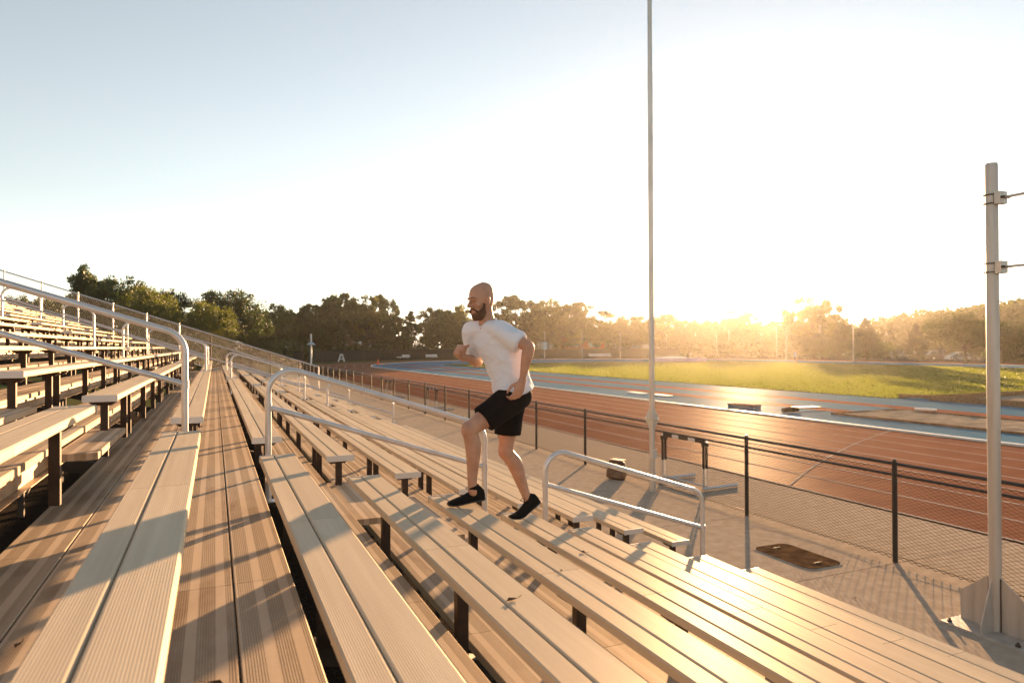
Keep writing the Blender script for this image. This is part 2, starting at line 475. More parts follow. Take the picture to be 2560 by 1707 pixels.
for (ya, yb) in zip(ys_st[:-1], ys_st[1:]):
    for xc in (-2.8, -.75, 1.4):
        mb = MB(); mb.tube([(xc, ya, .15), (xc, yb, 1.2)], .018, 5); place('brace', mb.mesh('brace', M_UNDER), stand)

# ---- benches: each a thing
board_cache = {}
def board(wd, L):
    key = (round(wd, 3), round(L, 2))
    if key not in board_cache:
        mb = MB(); mb.cbox(-wd / 2, wd / 2, -L / 2, L / 2, -.046, 0, .006); board_cache[key] = mb.mesh('seat_board', M_SEAT)
    return board_cache[key]
mb = MB(); mb.cbox(-.1205, .1205, -.003, .003, -.049, .003, .006); ME_CAP = mb.mesh('end_cap', M_CAP)
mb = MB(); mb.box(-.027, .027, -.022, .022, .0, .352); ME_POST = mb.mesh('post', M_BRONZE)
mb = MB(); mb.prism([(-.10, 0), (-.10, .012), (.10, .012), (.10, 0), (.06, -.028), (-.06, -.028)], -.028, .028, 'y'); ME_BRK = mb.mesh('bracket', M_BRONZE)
mb = MB(); mb.box(-.055, .055, -.04, .04, 0, .006); ME_FOOT = mb.mesh('foot_plate', M_BRONZE)
ORD = ['', 'first', 'second', 'third', 'fourth', 'fifth', 'sixth', 'seventh', 'eighth', 'ninth', 'tenth', 'eleventh', 'twelfth', 'thirteenth', 'fourteenth']
SEC = ['in the nearest section', 'in the second section past the near aisle', 'in the third section past the middle aisle', 'in the farthest section by the end guard']
def bench(k, s):
    ya, yb = SECT[s]; ym = (ya + yb) / 2
    e = empty('bleacher_bench', (x0(k) + .1175, ym, zt(k)))
    if k == 1: lab = 'ribbed aluminium bench on the wide walkway, '
    elif k == 9: lab = 'lowest aluminium bench, bottom row, '
    elif k > 1: lab = 'aluminium bench, %s row below the walkway bench, ' % ORD[k - 1]
    else: lab = 'aluminium bench, %s row above the walkway bench, ' % ORD[1 - k]
    tag(e, lab + SEC[s], 'bench', 'long aluminium benches of the bleachers')
    zz = .43
    for ja, jb in cuts(ya, yb):
        L = jb - ja - .004
        place('seat_board', board(.092, L), e, (-.1175 + .046, (ja + jb) / 2 - ym, zz))
        place('seat_board', board(.139, L), e, (-.1175 + .096 + .0695, (ja + jb) / 2 - ym, zz + .0012))
    for yy in (ya - .003, yb + .003): place('end_cap', ME_CAP, e, (0, yy - ym, zz))
    y = yb - .62 if s == 0 else ya + .16
    pos = []
    if s == 0:
        pos = [p for p in (4.42, 2.93, 1.45, -.05, -1.6, -2.9)]
    else:
        q = ya + .16; i = 0; stp = (1.25, .34, 1.6, 1.45)
        while q < yb - .2:
            pos.append(q); q += stp[i % 4] if s == 1 else 1.5; i += 1
        if yb - pos[-1] > .5: pos.append(yb - .2)
    low = 0 if k == 1 else -.06
    for q in pos:
        pl = place('post', ME_POST, e, (.01, q - ym, low), scale=(1, 1, (.352 - low) / .352))
        if s < 2: place('bracket', ME_BRK, e, (.0, q - ym, .371))
        if s < 2 and k == 1: place('foot_plate', ME_FOOT, e, (.01, q - ym, .0005))
for k in range(K0 + 1, K1 + 1):
    for s in range(4):
        if s == 0 and k < -5: continue       # left of the frame
        bench(k, s)

# ---- aisle railings
def arc(c, r, a0, a1, n=7):
    return [(c[0] + r * math.cos(a0 + (a1 - a0) * i / n), c[1] + r * math.sin(a0 + (a1 - a0) * i / n)) for i in range(n + 1)]
SL = -.322
def railing(Y, xl, xr, zbl, zbr, ztl, label, top_bend=True, r=.024, n=12):
    """xl/xr uphill and downhill posts; ztl height of the top bar's axis at xl"""
    e = empty('handrail', (xl, Y, zbl)); tag(e, label, 'handrail', 'aluminium aisle handrails')
    th = math.atan(SL)
    zt_ = lambda x: ztl + SL * (x - xl)
    R = .17
    # frame: up the uphill post, round bend, down the slope, round bend, down the downhill post
    pl = [(xl, zbl), (xl, zbl + .3), (xl, ztl - .24)]
    cx, cz = xl + R, 0
    # centre of the uphill bend so that the sloping bar is tangent
    nx, nz = -math.sin(th), math.cos(th)
    cx = xl + R; cz = zt_(cx) - R / math.cos(th)
    pl = [(xl, zbl), (xl, (zbl + cz) / 2), (xl, cz - .02)] + arc((cx, cz), R, PI, PI / 2 + th, 9)
    cx2 = xr - R; cz2 = zt_(cx2) - R / math.cos(th)
    pl += [(cx2 - .6, zt_(cx2 - .6)), ] + arc((cx2, cz2), R, PI / 2 + th, 0, 9) + [(xr, cz2 - .02), (xr, (zbr + cz2) / 2), (xr, zbr)]
    mb = MB(); mb.tube([(x - xl, 0, z - zbl) for x, z in pl], r, n)
    place('rail_frame', mb.mesh('rail_frame', M_TUBE, True), e)
    zm = lambda x: ztl - .34 + SL * (x - xl) * 1.03
    mb = MB(); mb.tube([(.012, 0, zm(xl + .012) - zbl), (xr - xl - .012, 0, zm(xr - .012) - zbl)], r * .9, n)
    place('mid_rail', mb.mesh('mid_rail', M_TUBE, True), e)
    for x, zb in ((xl, zbl), (xr, zbr)):
        mb = MB(); mb.tube([(x - xl, 0, zm(x) - .030 - zbl), (x - xl, 0, zm(x) + .030 - zbl)], r + .004, n)
        place('collar', mb.mesh('collar', M_TUBE, True), e)
        mb = MB(); mb.box(x - xl - .06, x - xl + .06, -.05, .05, zb - zbl, zb - zbl + .008); place('base_plate', mb.mesh('base_plate', M_TUBE), e)
AN = ['the near aisle', 'the middle aisle', 'the farthest aisle']
for ai, (a, b) in enumerate(AISLES):
    Y = (a + b) / 2
    rr = .024
    z1 = 2.63 + .115 + .1      # top axis reference on the walkway rail at x=-.2
    ref = lambda x: 2.63 - .118 + SL * (x - .38)     # top bar axis
    railing(Y, .38, 2.165, zt(2), zt(5), ref(.38), 'middle handrail of ' + AN[ai] + ', going down from the walkway')
    railing(Y, 2.755, 4.525, zt(6), zt(8), ref(2.755) - .03, 'lowest handrail of ' + AN[ai] + ', ending near the pavement')
    xx = -.2; i = 0
    for lo_, hi_ in ((-.2, -2.0), (-2.6, -4.38), (-4.98, -6.76)):
        kk = lambda x: math.floor((x - .31) / .607) + 2
        zl = zt(1) if lo_ > -.5 else zt(kk(lo_))
        railing(Y, hi_, lo_, zt(kk(hi_)), zl, ref(hi_) + .02, 'handrail of ' + AN[ai] + ', ' + ['first', 'second', 'third'][i] + ' one climbing above the walkway')
        i += 1

# ---- end guard: sloping chain link guard beyond the last row
GY = 32.5
guard = empty('end_guard', (0, GY, 0)); tag(guard, 'sloping galvanised chain link guard rail closing the far end of the bleachers', 'guard rail')
gz = lambda x: 2.63 + .545 - .329 * x
for i in range(-8, 4):
    x = -.15 + 1.235 * i
    if x > 4.4: continue
    mb = MB(); mb.tube([(0, 0, max(0, gz(x) - 2.2)), (0, 0, gz(x) + .06)], .03, 8); place('post', mb.mesh('post', M_UNDER if i >= 0 else M_GALV, True), guard, (x, 0, 0))
x_a, x_b = -10.2, 4.4
for nm, dz in (('top_rail', 0), ('mid_rail', -.42), ('low_rail', -1.05), ('bottom_rail', -1.5)):
    mb = MB(); mb.tube([(x_a, -.03, gz(x_a) + dz), (x_b, -.03, gz(x_b) + dz)], .026, 8); place(nm, mb.mesh(nm, M_TUBE, True), guard)
mb = MB(); mb.tube([(x_b, -.03, gz(x_b)), (x_b, -.03, .0)], .03, 8); place('end_post', mb.mesh('end_post', M_TUBE, True), guard)
mb = MB(); st = .09
for i in range(int((x_b - x_a) / st)):
    x = x_a + i * st
    for sg in (-1, 1):
        xe = x + sg * .75
        if not (x_a < xe < x_b): continue
        mb.tube([(x, .02, gz(x) - 1.5), (xe, .02, gz(xe))], .003, 3, False)
o = place('chain_link', mb.mesh('chain_link', M_GWIRE), guard); o['kind'] = 'stuff'

# ================================================================= TRACK FENCE
FX = 7.56
fence = empty('chain_link_fence', (FX, 5.75, 0)); tag(fence, 'long black chain link fence with double top rail along the track', 'fence')
mb = MB(); mb.tube([(0, 0, 0), (0, 0, 1.215)], .030, 8); mb.tube([(0, 0, 1.215), (0, 0, 1.245)], [.034, .012], 8); ME_FP = mb.mesh('fence_post', M_BLACKV, True)
mb = MB(); mb.tube([(0, 0, 1.19), (0, 2.515, 1.19)], .021, 8, False); ME_TR = mb.mesh('top_rail', M_BLACKV, True)
mb = MB(); mb.tube([(0, 0, 1.055), (0, 2.515, 1.055)], .017, 8, False); ME_MR = mb.mesh('mesh_rail', M_BLACKV, True)
mb = MB(); mb.tube([(0, 2.515 * i / 8, .07 - .022 * math.sin(PI * i / 8)) for i in range(9)], .003, 4, False); ME_BW = mb.mesh('tension_wire', M_WIRE)
# woven diamonds
mb = MB(); PIT = 2.515 / 26; NZ = 26; hz = 1.055 / NZ; rw = .0040
for i in range(26):
    for sg in (0, 1):
        ps = []
        for j in range(NZ + 2):
            up = (j + sg) % 2
            yy = PIT * (i + (1 if up else 0))
            xx = .004 if (j % 2) else -.004
            ps.append((xx, yy, .03 + hz * j))
        mb.tube(ps, rw, 3, False)
ME_CL = mb.mesh('chain_link', M_WIRE)
for i in range(-2, 26):
    y = 2.515 * i
    place('fence_post', ME_FP, fence, (0, y, 0))
    place('top_rail', ME_TR, fence, (0, y, 0)); place('mesh_rail', ME_MR, fence, (0, y, 0)); place('tension_wire', ME_BW, fence, (.03, y, 0))
    c = place('chain_link', ME_CL, fence, (.028, y, 0)); c['kind'] = 'stuff'

# ================================================================= POLES BY THE FENCE
fp = empty('flag_pole', (7.24, 10.3, 0)); tag(fp, 'tall slim galvanised pole with bolted hinge flange standing by the fence', 'pole')
mb = MB(); mb.tube([(0, 0, 0), (0, 0, 1.30)], .052, 16); place('lower_shaft', mb.mesh('lower_shaft', M_GALV, True), fp)
mb = MB(); mb.tube([(0, 0, 1.345), (0, 0, 4.0), (-.0, 0, 6.5), (-.0, 0, 7.60)], [.050, .048, .046, .045], 16); place('upper_shaft', mb.mesh('upper_shaft', M_GALV, True), fp)
mb = MB(); mb.tube([(0, 0, 7.60), (0, 0, 10), (0, 0, 13.5)], [.041, .038, .030], 16); place('top_shaft', mb.mesh('top_shaft', M_GALV, True), fp)
for z in (1.295, 1.324):
    mb = MB(); mb.tube([(0, 0, z), (0, 0, z + .022)], .125, 16); place('flange', mb.mesh('flange', M_GALV, True), fp)
for a in range(4):
    ang = PI / 4 + a * PI / 2 + .3; dx, dy = math.cos(ang), math.sin(ang)
    for sg, zb in ((1, 1.346), (-1, 1.294)):
        mb = MB(); px, py = -dy * .004, dx * .004
        mb.add([(dx * .045 + s_ * px, dy * .045 + s_ * py, zb) for s_ in (-1, 1)] + [(dx * .115 + s_ * px, dy * .115 + s_ * py, zb) for s_ in (-1, 1)] + [(dx * .045 + s_ * px, dy * .045 + s_ * py, zb + sg * .17) for s_ in (-1, 1)],
               [(0, 2, 4), (1, 5, 3), (0, 1, 3, 2), (2, 3, 5, 4), (0, 4, 5, 1)])
        place('gusset', mb.mesh('gusset', M_GALV), fp)
    ang += PI / 4; mb = MB(); mb.tube([(math.cos(ang) * .105, math.sin(ang) * .105, 1.27), (math.cos(ang) * .105, math.sin(ang) * .105, 1.375)], .010, 6); place('bolt', mb.mesh('bolt', M_GALV), fp)
mb = MB(); mb.box(-.06, .03, -.10, -.052, .61, .77); place('junction_box', mb.mesh('junction_box', M_CAP), fp)
mb = MB(); mb.tube([(-.015, -.07, .61), (-.01, -.065, .45), (.03, -.058, .30), (.03, -.056, .02)], .009, 6); place('conduit', mb.mesh('conduit', M_CAP, True), fp)

sp = empty('frame_post', (6.55, 3.98, 0)); tag(sp, 'thick grey steel post with welded gusset base and rod clamps at right', 'post')
mb = MB(); mb.tube([(0, 0, .02), (0, 0, 2), (0, 0, 4.27), (0, 0, 4.29)], [.052, .052, .051, .046], 20); place('shaft', mb.mesh('shaft', M_RUST, True), sp)
mb = MB(); mb.box(-.24, .30, -.36, .36, 0, .02); place('base_plate', mb.mesh('base_plate', M_RUST), sp)
for sg in (-1, 1):
    mb = MB(); mb.prism([(sg * .05, .02), (sg * .315, .02), (sg * .315, .29), (sg * .05, .51)], -.006, .006, 'x'); place('gusset', mb.mesh('gusset', M_RUST), sp)
    mb = MB(); mb.prism([(sg * .05, .02), (sg * .21, .02), (sg * .21, .10), (sg * .05, .50)], -.006, .006, 'y'); place('gusset', mb.mesh('gusset', M_RUST), sp)
    for s2 in (-1, 1):
        mb = MB(); mb.tube([(s2 * .010, sg * .053, .022), (s2 * .010, sg * .053, .50)], .006, 5); place('weld_seam', mb.mesh('weld_seam', M_WELD), sp)
for (bx, by) in ((-.19, .30), (.24, .30), (-.19, -.30), (.24, -.30)):
    mb = MB(); mb.tube([(bx, by, .02), (bx, by, .036)], .022, 6); mb.tube([(bx, by, .036), (bx, by, .055)], .011, 6); place('anchor_bolt', mb.mesh('anchor_bolt', M_UNDER), sp)
for z in (3.96, 3.33):
    mb = MB(); mb.box(-.05, .05, -.105, -.053, -.055, .055); cl = place('clamp', mb.mesh('clamp', M_GALV), sp, (0, 0, z))
    for dz in (-.04, .04):
        mb = MB(); mb.tube([(-.065 * math.cos(t) if False else .062 * math.sin(t), -.062 * math.cos(t), dz) for t in [i * 2 * PI / 16 for i in range(17)]], .006, 5, False)
        place('u_bolt', mb.mesh('u_bolt', M_UNDER, True), cl)
    for s_ in (-1, 1):
        mb = MB(); mb.tube([(s_ * .04, -.075, .0), (s_ * .04, -.135, 0)], .01, 6); place('nut', mb.mesh('nut', M_UNDER), cl)
    mb = MB(); mb.tube([(0, -.08, z), (0, -3.1, z)], .012, 8); place('rod', mb.mesh('rod', M_GALV, True), sp)

# manhole cover: long rounded access cover
mh = empty('access_cover', (6.66, 6.42, 0)); tag(mh, 'long rounded rusty access cover set in the concrete pavement', 'access cover')
def rrect(a, b, r, n=6):
    p = []
    for cx, cy, s_ in ((a - r, b - r, 0), (-a + r, b - r, PI / 2), (-a + r, -b + r, PI), (a - r, -b + r, 1.5 * PI)):
        p += [(cx + r * math.cos(s_ + PI / 2 * i / n), cy + r * math.sin(s_ + PI / 2 * i / n)) for i in range(n + 1)]
    return p
M_COVER = noisy('rusty cover', (.055, .035, .024), (.14, .085, .045), 7, .75, 0, 50, .4, .004, spec=.08)
mb = MB(); mb.prism(rrect(.31, .50, .15), -.03, .006, 'z'); place('rim', mb.mesh('rim', M_CONC), mh)
mb = MB(); mb.prism(rrect(.285, .475, .13), -.02, .0105, 'z'); place('cover_plate', mb.mesh('cover_plate', M_COVER), mh)
for s_ in (-1, 1):
    mb = MB(); mb.tube([(-.06, s_ * .33, .012), (.06, s_ * .33, .012)], .008, 6); place('lift_slot', mb.mesh('lift_slot', M_UNDER), mh)

# bag
bag = empty('bag', (7.27, 11.58, 0)); tag(bag, 'slumped dark brown bag leaning against the fence on the pavement', 'bag')
M_BAG = noisy('brown bag leather', (.085, .040, .020), (.15, .075, .038), 9, .55, 0, 30, .5, .006)
def blob(name, rings, m, parent, loc, sub=2, rz=0):
    mb = MB(); nn = 16
    for i, (z, cx, cy, a, b) in enumerate(rings):
        mb.v += [(cx + a * math.copysign(abs(math.cos(t)) ** .75, math.cos(t)), cy + b * math.copysign(abs(math.sin(t)) ** .75, math.sin(t)), z) for t in [2 * PI * k / nn for k in range(nn)]]
    for i in range(len(rings) - 1):
        mb.f += [(i * nn + k, i * nn + (k + 1) % nn, (i + 1) * nn + (k + 1) % nn, (i + 1) * nn + k) for k in range(nn)]
    mb.f += [tuple(range(nn - 1, -1, -1)), tuple((len(rings) - 1) * nn + k for k in range(nn))]
    me = mb.mesh(name, m, True); o = place(name, me, parent, loc, (0, 0, rz))
    return o
blob('bag_body', [(0, 0, 0, .10, .15), (.03, 0, 0, .135, .19), (.14, .01, 0, .15, .20), (.24, .03, .01, .13, .18), (.33, .06, .02, .10, .15), (.37, .08, .02, .06, .10)], M_BAG, bag, (0, 0, 0), rz=.25)
mb = MB(); mb.prism([(-.13, .20), (-.145, .24), (-.06, .375), (.15, .40), (.15, .385), (-.045, .355), (-.125, .24)], -.12, .14, 'y'); place('flap', mb.mesh('flap', M_BAG), bag, (0, 0, 0), (0, 0, .25))
mb = MB(); mb.tube([(-.15, .0, .02), (-.19, .03, .10), (-.175, .05, .20), (-.15, .02, .235)], .010, 6); place('strap', mb.mesh('strap', M_BAG, True), bag)
bag.rotation_euler = (0, .16, .3)

# hurdles
def hurdle(loc, rz, label, h=.90):
    e = empty('hurdle', loc, rz); tag(e, label, 'hurdle', 'hurdles parked behind the fence')
    for s_ in (-1, 1):
        y = s_ * .57
        for dx in (-.035, .035):
            mb = MB(); mb.tube([(dx, y, .05), (dx, y, .44)], .018, 8); place('lower_leg', mb.mesh('lower_leg', M_TUBE, True), e)
            mb = MB(); mb.tube([(dx, y, .40), (dx, y, h - .03)], .023, 8); place('upright', mb.mesh('upright', M_BLACKV, True), e)
        mb = MB(); mb.tube([(-.06, y, .035), (.78, y, .035)], .030, 8); place('foot', mb.mesh('foot', M_TUBE, True), e)
        mb = MB(); mb.box(-.06, .06, y - .035, y + .035, h - .10, h - .02); place('top_bracket', mb.mesh('top_bracket', M_BLACKV), e)
    mb = MB(); mb.tube([(0, -.57, .08), (0, .57, .08)], .020, 8); place('base_bar', mb.mesh('base_bar', M_TUBE, True), e)
    mb = MB(); mb.box(-.012, .012, -.60, .60, h - .045, h + .03); place('top_board', mb.mesh('top_board', M_WHITE), e)
    for s_ in (-1, 0, 1):
        mb = MB(); mb.box(-.0145, .0145, s_ * .45 - .13, s_ * .45 + .13, h - .046, h + .031); place('dark_stripe', mb.mesh('dark_stripe', M_BLACKV), e)
hurdle((8.12, 10.54, 0), 0.06, 'black and silver hurdle standing just behind the fence, right of the tall pole')
hurdle((8.35, 27.6, 0), 0.03, 'hurdle parked behind the fence, first of two far left of the runner')
hurdle((8.3, 35.2, 0), -0.05, 'hurdle parked behind the fence farther away, beside the gate')

# dry leaf scraps
M_DRY = mat('dry leaf', (.09, .045, .02), .9)
LEAF = [('on the walkway planks left of the near bench', -.78, 2.55, zt(1)), ('on the walkway beside the near bench', -.60, 2.75, zt(1)), ('on the walkway planks right of the near bench', .0, 2.2, zt(1)),
        ('on the third bench below the walkway', 1.62, 3.1, zs(4)), ('on the fourth bench below the walkway', 2.2, 3.9, zs(5)), ('on the second bench below the walkway', 1.02, 2.35, zs(3)),
        ('on the pavement left of the rusty cover', 5.9, 7.3, 0), ('on the pavement in front of the thick post', 5.75, 4.4, 0), ('on the pavement between cover and thick post', 6.1, 5.1, 0), ('on the pavement near the low front bench', 5.5, 5.0, 0)]
for i, (lab, x, y, z) in enumerate(LEAF):
    mb = MB(); a = .016 + .006 * (i % 3)
    mb.add([(-a, 0, .003), (-.3 * a, -.45 * a, .008), (a, 0, .004), (-.2 * a, .5 * a, .009), (0, 0, .001)], [(0, 1, 4), (1, 2, 4), (2, 3, 4), (3, 0, 4)])
    mb.tube([(a, 0, .004), (1.7 * a, .2 * a, .009)], .0012, 4)
    o = place('dry_leaf', mb.mesh('dry_leaf', M_DRY), None, (x, y, z + .0015), (0, 0, i * 1.3)); tag(o, 'small curled dry leaf scrap lying ' + lab, 'leaf', 'dry leaf scraps')

# ================================================================= INFIELD CLUTTER
def slabthing(name, label, cat, x, y, sx, sy, h, m, rz=0, z=.0, group=None):
    e = empty(name, (x, y, z), rz); tag(e, label, cat, group)
    mb = MB(); mb.cbox(-sx / 2, sx / 2, -sy / 2, sy / 2, h * .2, h, h * .2); place('top', mb.mesh('top', m), e)
    for s_ in (-1, 1):
        mb = MB(); mb.box(-sx * .4, sx * .4, s_ * sy * .38 - .03, s_ * sy * .38 + .03, 0, h * .2); place('runner_batten', mb.mesh('runner_batten', M_TIMBER), e)
slabthing('board', 'white flat board lying on the blue apron, left one of two by the kerb', 'board', 21.5, 32.0, .45, 1.55, .06, M_WHITE, -.1)
slabthing('board', 'white flat board lying on the blue apron, right one of two behind the tall pole', 'board', 21.6, 29.9, .45, 1.5, .06, M_WHITE, -.05)
e = empty('takeoff_box', (20.2, 22.2, 0), .25); tag(e, 'low brown topped box with blue sides on the apron beside the kerb', 'box')
mb = MB(); mb.box(-.24, .24, -.62, .62, 0, .15); place('side', mb.mesh('side', mat('box side blue', (.05, .10, .16), .8)), e)
mb = MB(); mb.cbox(-.26, .26, -.65, .65, .152, .19, .008); place('lid', mb.mesh('lid', M_TIMBER), e)
slabthing('mat', 'white thin mat lying on the orange runway', 'mat', 22.9, 21.5, 1.1, .5, .04, M_WHITE, -.2)
slabthing('plank_box', 'brown timber box at the grass edge beside the sandy pit', 'box', 31.4, 22.8, .4, 1.3, .2, M_TIMBER, .45)
slabthing('board', 'narrow white plank resting beside the raked sand pit', 'board', 26.0, 18.4, .16, .75, .09, M_WHITE, .5)
e = empty('rolled_tarp', (20.7, 20.2, 0), .1); tag(e, 'dark rolled tarp with a pull rope lying by the kerb', 'tarp')
mb = MB(); mb.tube([(-.42, 0, .10), (-.2, .01, .105), (.2, -.01, .105), (.42, 0, .10)], [.085, .10, .10, .085], 12); place('roll', mb.mesh('roll', M_COVER, True), e)
mb = MB(); mb.tube([(.40, 0, .03), (.7, -.2, .012), (1.1, -.25, .012), (1.5, -.45, .012)], .012, 5); place('rope', mb.mesh('rope', M_UNDER, True), e)

# pole vault landing mat
e = empty('landing_mat', (70.5, 92.4, 0), -.65); tag(e, 'big violet pole vault landing mat with white top cover', 'mat')
M_VIO = noisy('violet mat vinyl', (.10, .10, .30), (.15, .14, .38), 2, .5)
for i, (xa, xb) in enumerate(((-4.2, -1.45), (-1.4, 1.4), (1.45, 4.2))):
    mb = MB(); mb.cbox(xa, xb, -2.6, 2.6, .0, .62, .06); place('mat_block', mb.mesh('mat_block', M_VIO), e)
mb = MB(); mb.prism([(-4.1, .625), (-4.1, .66), (-1.5, .92), (.6, .82), (1.2, .70), (1.2, .625)], -2.5, 2.5, 'y'); place('top_cover', mb.mesh('top_cover', M_WHITE), e)
for s_ in (-1, 1):
    mb = MB(); mb.tube([(-4.6, s_ * 2.3, 0), (-4.6, s_ * 2.3, 4.6)], .04, 8); place('upright', mb.mesh('upright', M_GALV, True), e)

# traffic cone
e = empty('traffic_cone', (22.4, 101.5, 0)); tag(e, 'orange traffic cone at the tip of the blue curve zone', 'cone')
M_ORG = mat('orange cone plastic', (.75, .12, .03), .5)
mb = MB(); mb.box(-.3, .3, -.3, .3, 0, .06); place('base', mb.mesh('base', M_ORG), e)
mb = MB(); mb.tube([(0, 0, .06), (0, 0, .45), (0, 0, .82)], [.22, .13, .05], 12); place('cone_body', mb.mesh('cone_body', M_ORG, True), e)

# A shaped judge stand, score box, benches beyond the curve
e = empty('judge_stand', (21.2, 126.5, 0), .1); tag(e, 'small white A shaped stand beyond the track curve', 'stand')
for s_ in (-1, 1):
    for yy in (-.25, .25):
        mb = MB(); mb.tube([(s_ * .55, yy, 0), (s_ * .12, yy, 1.35)], .07, 6); place('leg', mb.mesh('leg', M_WHITE), e)
    mb = MB(); mb.box(-.36, .36, s_ * .25 - .03, s_ * .25 + .03, .42, .56); place('crossbar', mb.mesh('crossbar', M_WHITE), e)
mb = MB(); mb.box(-.22, .22, -.34, .34, 1.33, 1.42); place('seat_top', mb.mesh('seat_top', M_WHITE), e)
e = empty('score_box', (17.9, 127, 0)); tag(e, 'pale blue score box on legs beside the A shaped stand', 'box')
M_PBLUE = mat('pale blue panel', (.35, .45, .50), .6)
mb = MB(); mb.box(-.55, .55, -.15, .15, .35, 1.15); place('panel', mb.mesh('panel', M_PBLUE), e)
for s_ in (-1, 1): mb = MB(); mb.box(s_ * .45 - .04, s_ * .45 + .04, -.05, .05, 0, .35); place('leg', mb.mesh('leg', M_UNDER), e)
def far_bench(x, y, L, rz, label):
    e = empty('white_bench', (x, y, 0), rz); tag(e, label, 'bench', 'white benches along the far track edge')
    mb = MB(); mb.box(-L / 2, L / 2, -.25, .25, .5, .62); place('seat', mb.mesh('seat', M_WHITE), e)
    mb = MB(); mb.box(-L / 2, L / 2, .28, .36, .75, 1.0); place('backrest', mb.mesh('backrest', M_WHITE), e)
    for t in (-.4, 0, .4): mb = MB(); mb.box(t * L - .05, t * L + .05, -.2, .36, 0, .5); place('leg', mb.mesh('leg', M_UNDER), e)
far_bench(29.6, 134.5, 2.8, .05, 'white bench at the far track edge, left one of three above the cone')
far_bench(34.5, 135.5, 3.8, -.02, 'longest white bench at the far track edge, middle one of three')
far_bench(41.3, 136.5, 2.4, -.06, 'white bench at the far track edge, right one of three near the runner')
far_bench(74.5, 124.5, 4.8, -.3, 'long white bench beyond the track between the tall pole and runner')

# lamp with canopy beyond the stand
e = empty('lamp_post', (12.3, 98, 0)); tag(e, 'white lamp post with a flat round shade beyond the stand', 'lamp post')
mb = MB(); mb.tube([(0, 0, 0), (0, 0, 4.5)], [.13, .10], 8); place('pole', mb.mesh('pole', M_WHITE, True), e)
mb = MB(); mb.tube([(0, 0, 3.0), (0, 0, 3.1), (0, 0, 3.35)], [.62, .5, .12], 12); place('shade', mb.mesh('shade', M_PBLUE, True), e)
# slim net poles around the curve
PL = [(60.5, 122.5, 5.6), (71, 126, 5.6), (79.5, 124.5, 5.5), (95.5, 130, 5.2), (103, 129, 6.4), (112, 128, 6.4)]
PLR = [(103.5, 104.5, 6.3), (106.5, 96.5, 6.4), (91.4, 76.4, 5.6), (92.2, 90.8, 5.6), (98.5, 116.5, 5.0)]
PN = ['with a pale blue sign box', 'right of the signed pole', 'third from the runner', 'just left of the tall flag pole', 'behind the landing mat, taller one', 'behind the landing mat, right one']
PR = ['in the sun glow, left one', 'in the sun glow, right one', 'left of the parked cars', 'beside the far player', 'right of the landing mat']
mb = MB(); mb.tube([(0, 0, 0), (0, 0, 1)], [.085, .065], 8); ME_NP = mb.mesh('shaft', M_GALV, True)
mb = MB(); mb.tube([(0, 0, 0), (0, 0, .15)], .16, 8); ME_NB = mb.mesh('footing', M_CONC)
for i, (x, y, h) in enumerate(PL + PLR):
    e = empty('net_pole', (x, y, 0)); tag(e, 'slim grey pole beyond the track, ' + (PN + PR)[i], 'pole', 'slim poles around the far track edge')
    place('shaft', ME_NP, e, scale=(1, 1, h)); place('footing', ME_NB, e)
    if i == 0:
        mb = MB(); mb.box(-.42, .56, -.12, -.08, 2.0, 3.5); place('sign_box', mb.mesh('sign_box', M_PBLUE), e)

# windscreen fence round the curve, in panels
ws = empty('windscreen_fence', (TX, TY, 0)); tag(ws, 'dark windscreen covered fence behind the far track curve', 'fence')
RW = 53.0
for i in range(30):
    a0 = math.radians(140 - i * 4.2); a1 = math.radians(140 - (i + 1) * 4.2)
    if a1 < math.radians(40): break
    p, q = (RW * math.cos(a0), RW * math.sin(a0)), (RW * math.cos(a1), RW * math.sin(a1))
    mb = MB(); mb.add([(p[0], p[1], .05), (q[0], q[1], .05), (q[0], q[1], 2.1), (p[0], p[1], 2.1)] + [(p[0], p[1] + .03, .05), (q[0], q[1] + .03, .05), (q[0], q[1] + .03, 2.1), (p[0], p[1] + .03, 2.1)],
        [(0, 1, 2, 3), (7, 6, 5, 4), (3, 2, 6, 7), (0, 4, 5, 1), (0, 3, 7, 4), (1, 5, 6, 2)])
    place('screen_panel', mb.mesh('screen_panel', M_SCREEN), ws)
    mb = MB(); mb.tube([(p[0], p[1], 0), (p[0], p[1], 2.3)], .04, 6); place('post', mb.mesh('post', M_UNDER), ws)
# left continuation of the dark screen
for i in range(9):
    x = -41.5 - i * 5.0; y = 34 + .6 * i
    mb = MB(); mb.box(x - 4.9, x, y, y + .03, .05, 2.0); place('screen_panel', mb.mesh('screen_panel', M_SCREEN), ws)
# low fence on the right behind the far straight
lf = empty('low_fence', (103.5, 45, 0)); tag(lf, 'thin black fence in front of the parked cars', 'fence')
mb = MB(); mb.tube([(0, 0, 0), (0, 0, 1.35)], .04, 6); ME_LP = mb.mesh('post', M_BLACKV)
pts = [(103.5 - .0, 45 + 3 * i) for i in range(15)]
pts += [(TX + 48.0 * math.cos(t), TY + 48.0 * math.sin(t)) for t in [math.radians(4 + 3.6 * i) for i in range(16)]]
for i, (x, y) in enumerate(pts):
    place('post', ME_LP, lf, (x - 103.5, y - 45, 0))
    if i:
        a = pts[i - 1]
        for z in (1.3, .7, .1):
            mb = MB(); mb.tube([(a[0] - 103.5, a[1] - 45, z), (x - 103.5, y - 45, z)], .025, 5, False); place('rail', mb.mesh('rail', M_BLACKV), lf)
ds = empty('dark_screen', (103.0, 44, 0)); tag(ds, 'dark brown screened fence at the right edge behind the thick post', 'fence')
M_DBRN = noisy('dark brown screen', (.03, .016, .012), (.05, .028, .02), 1, .85)
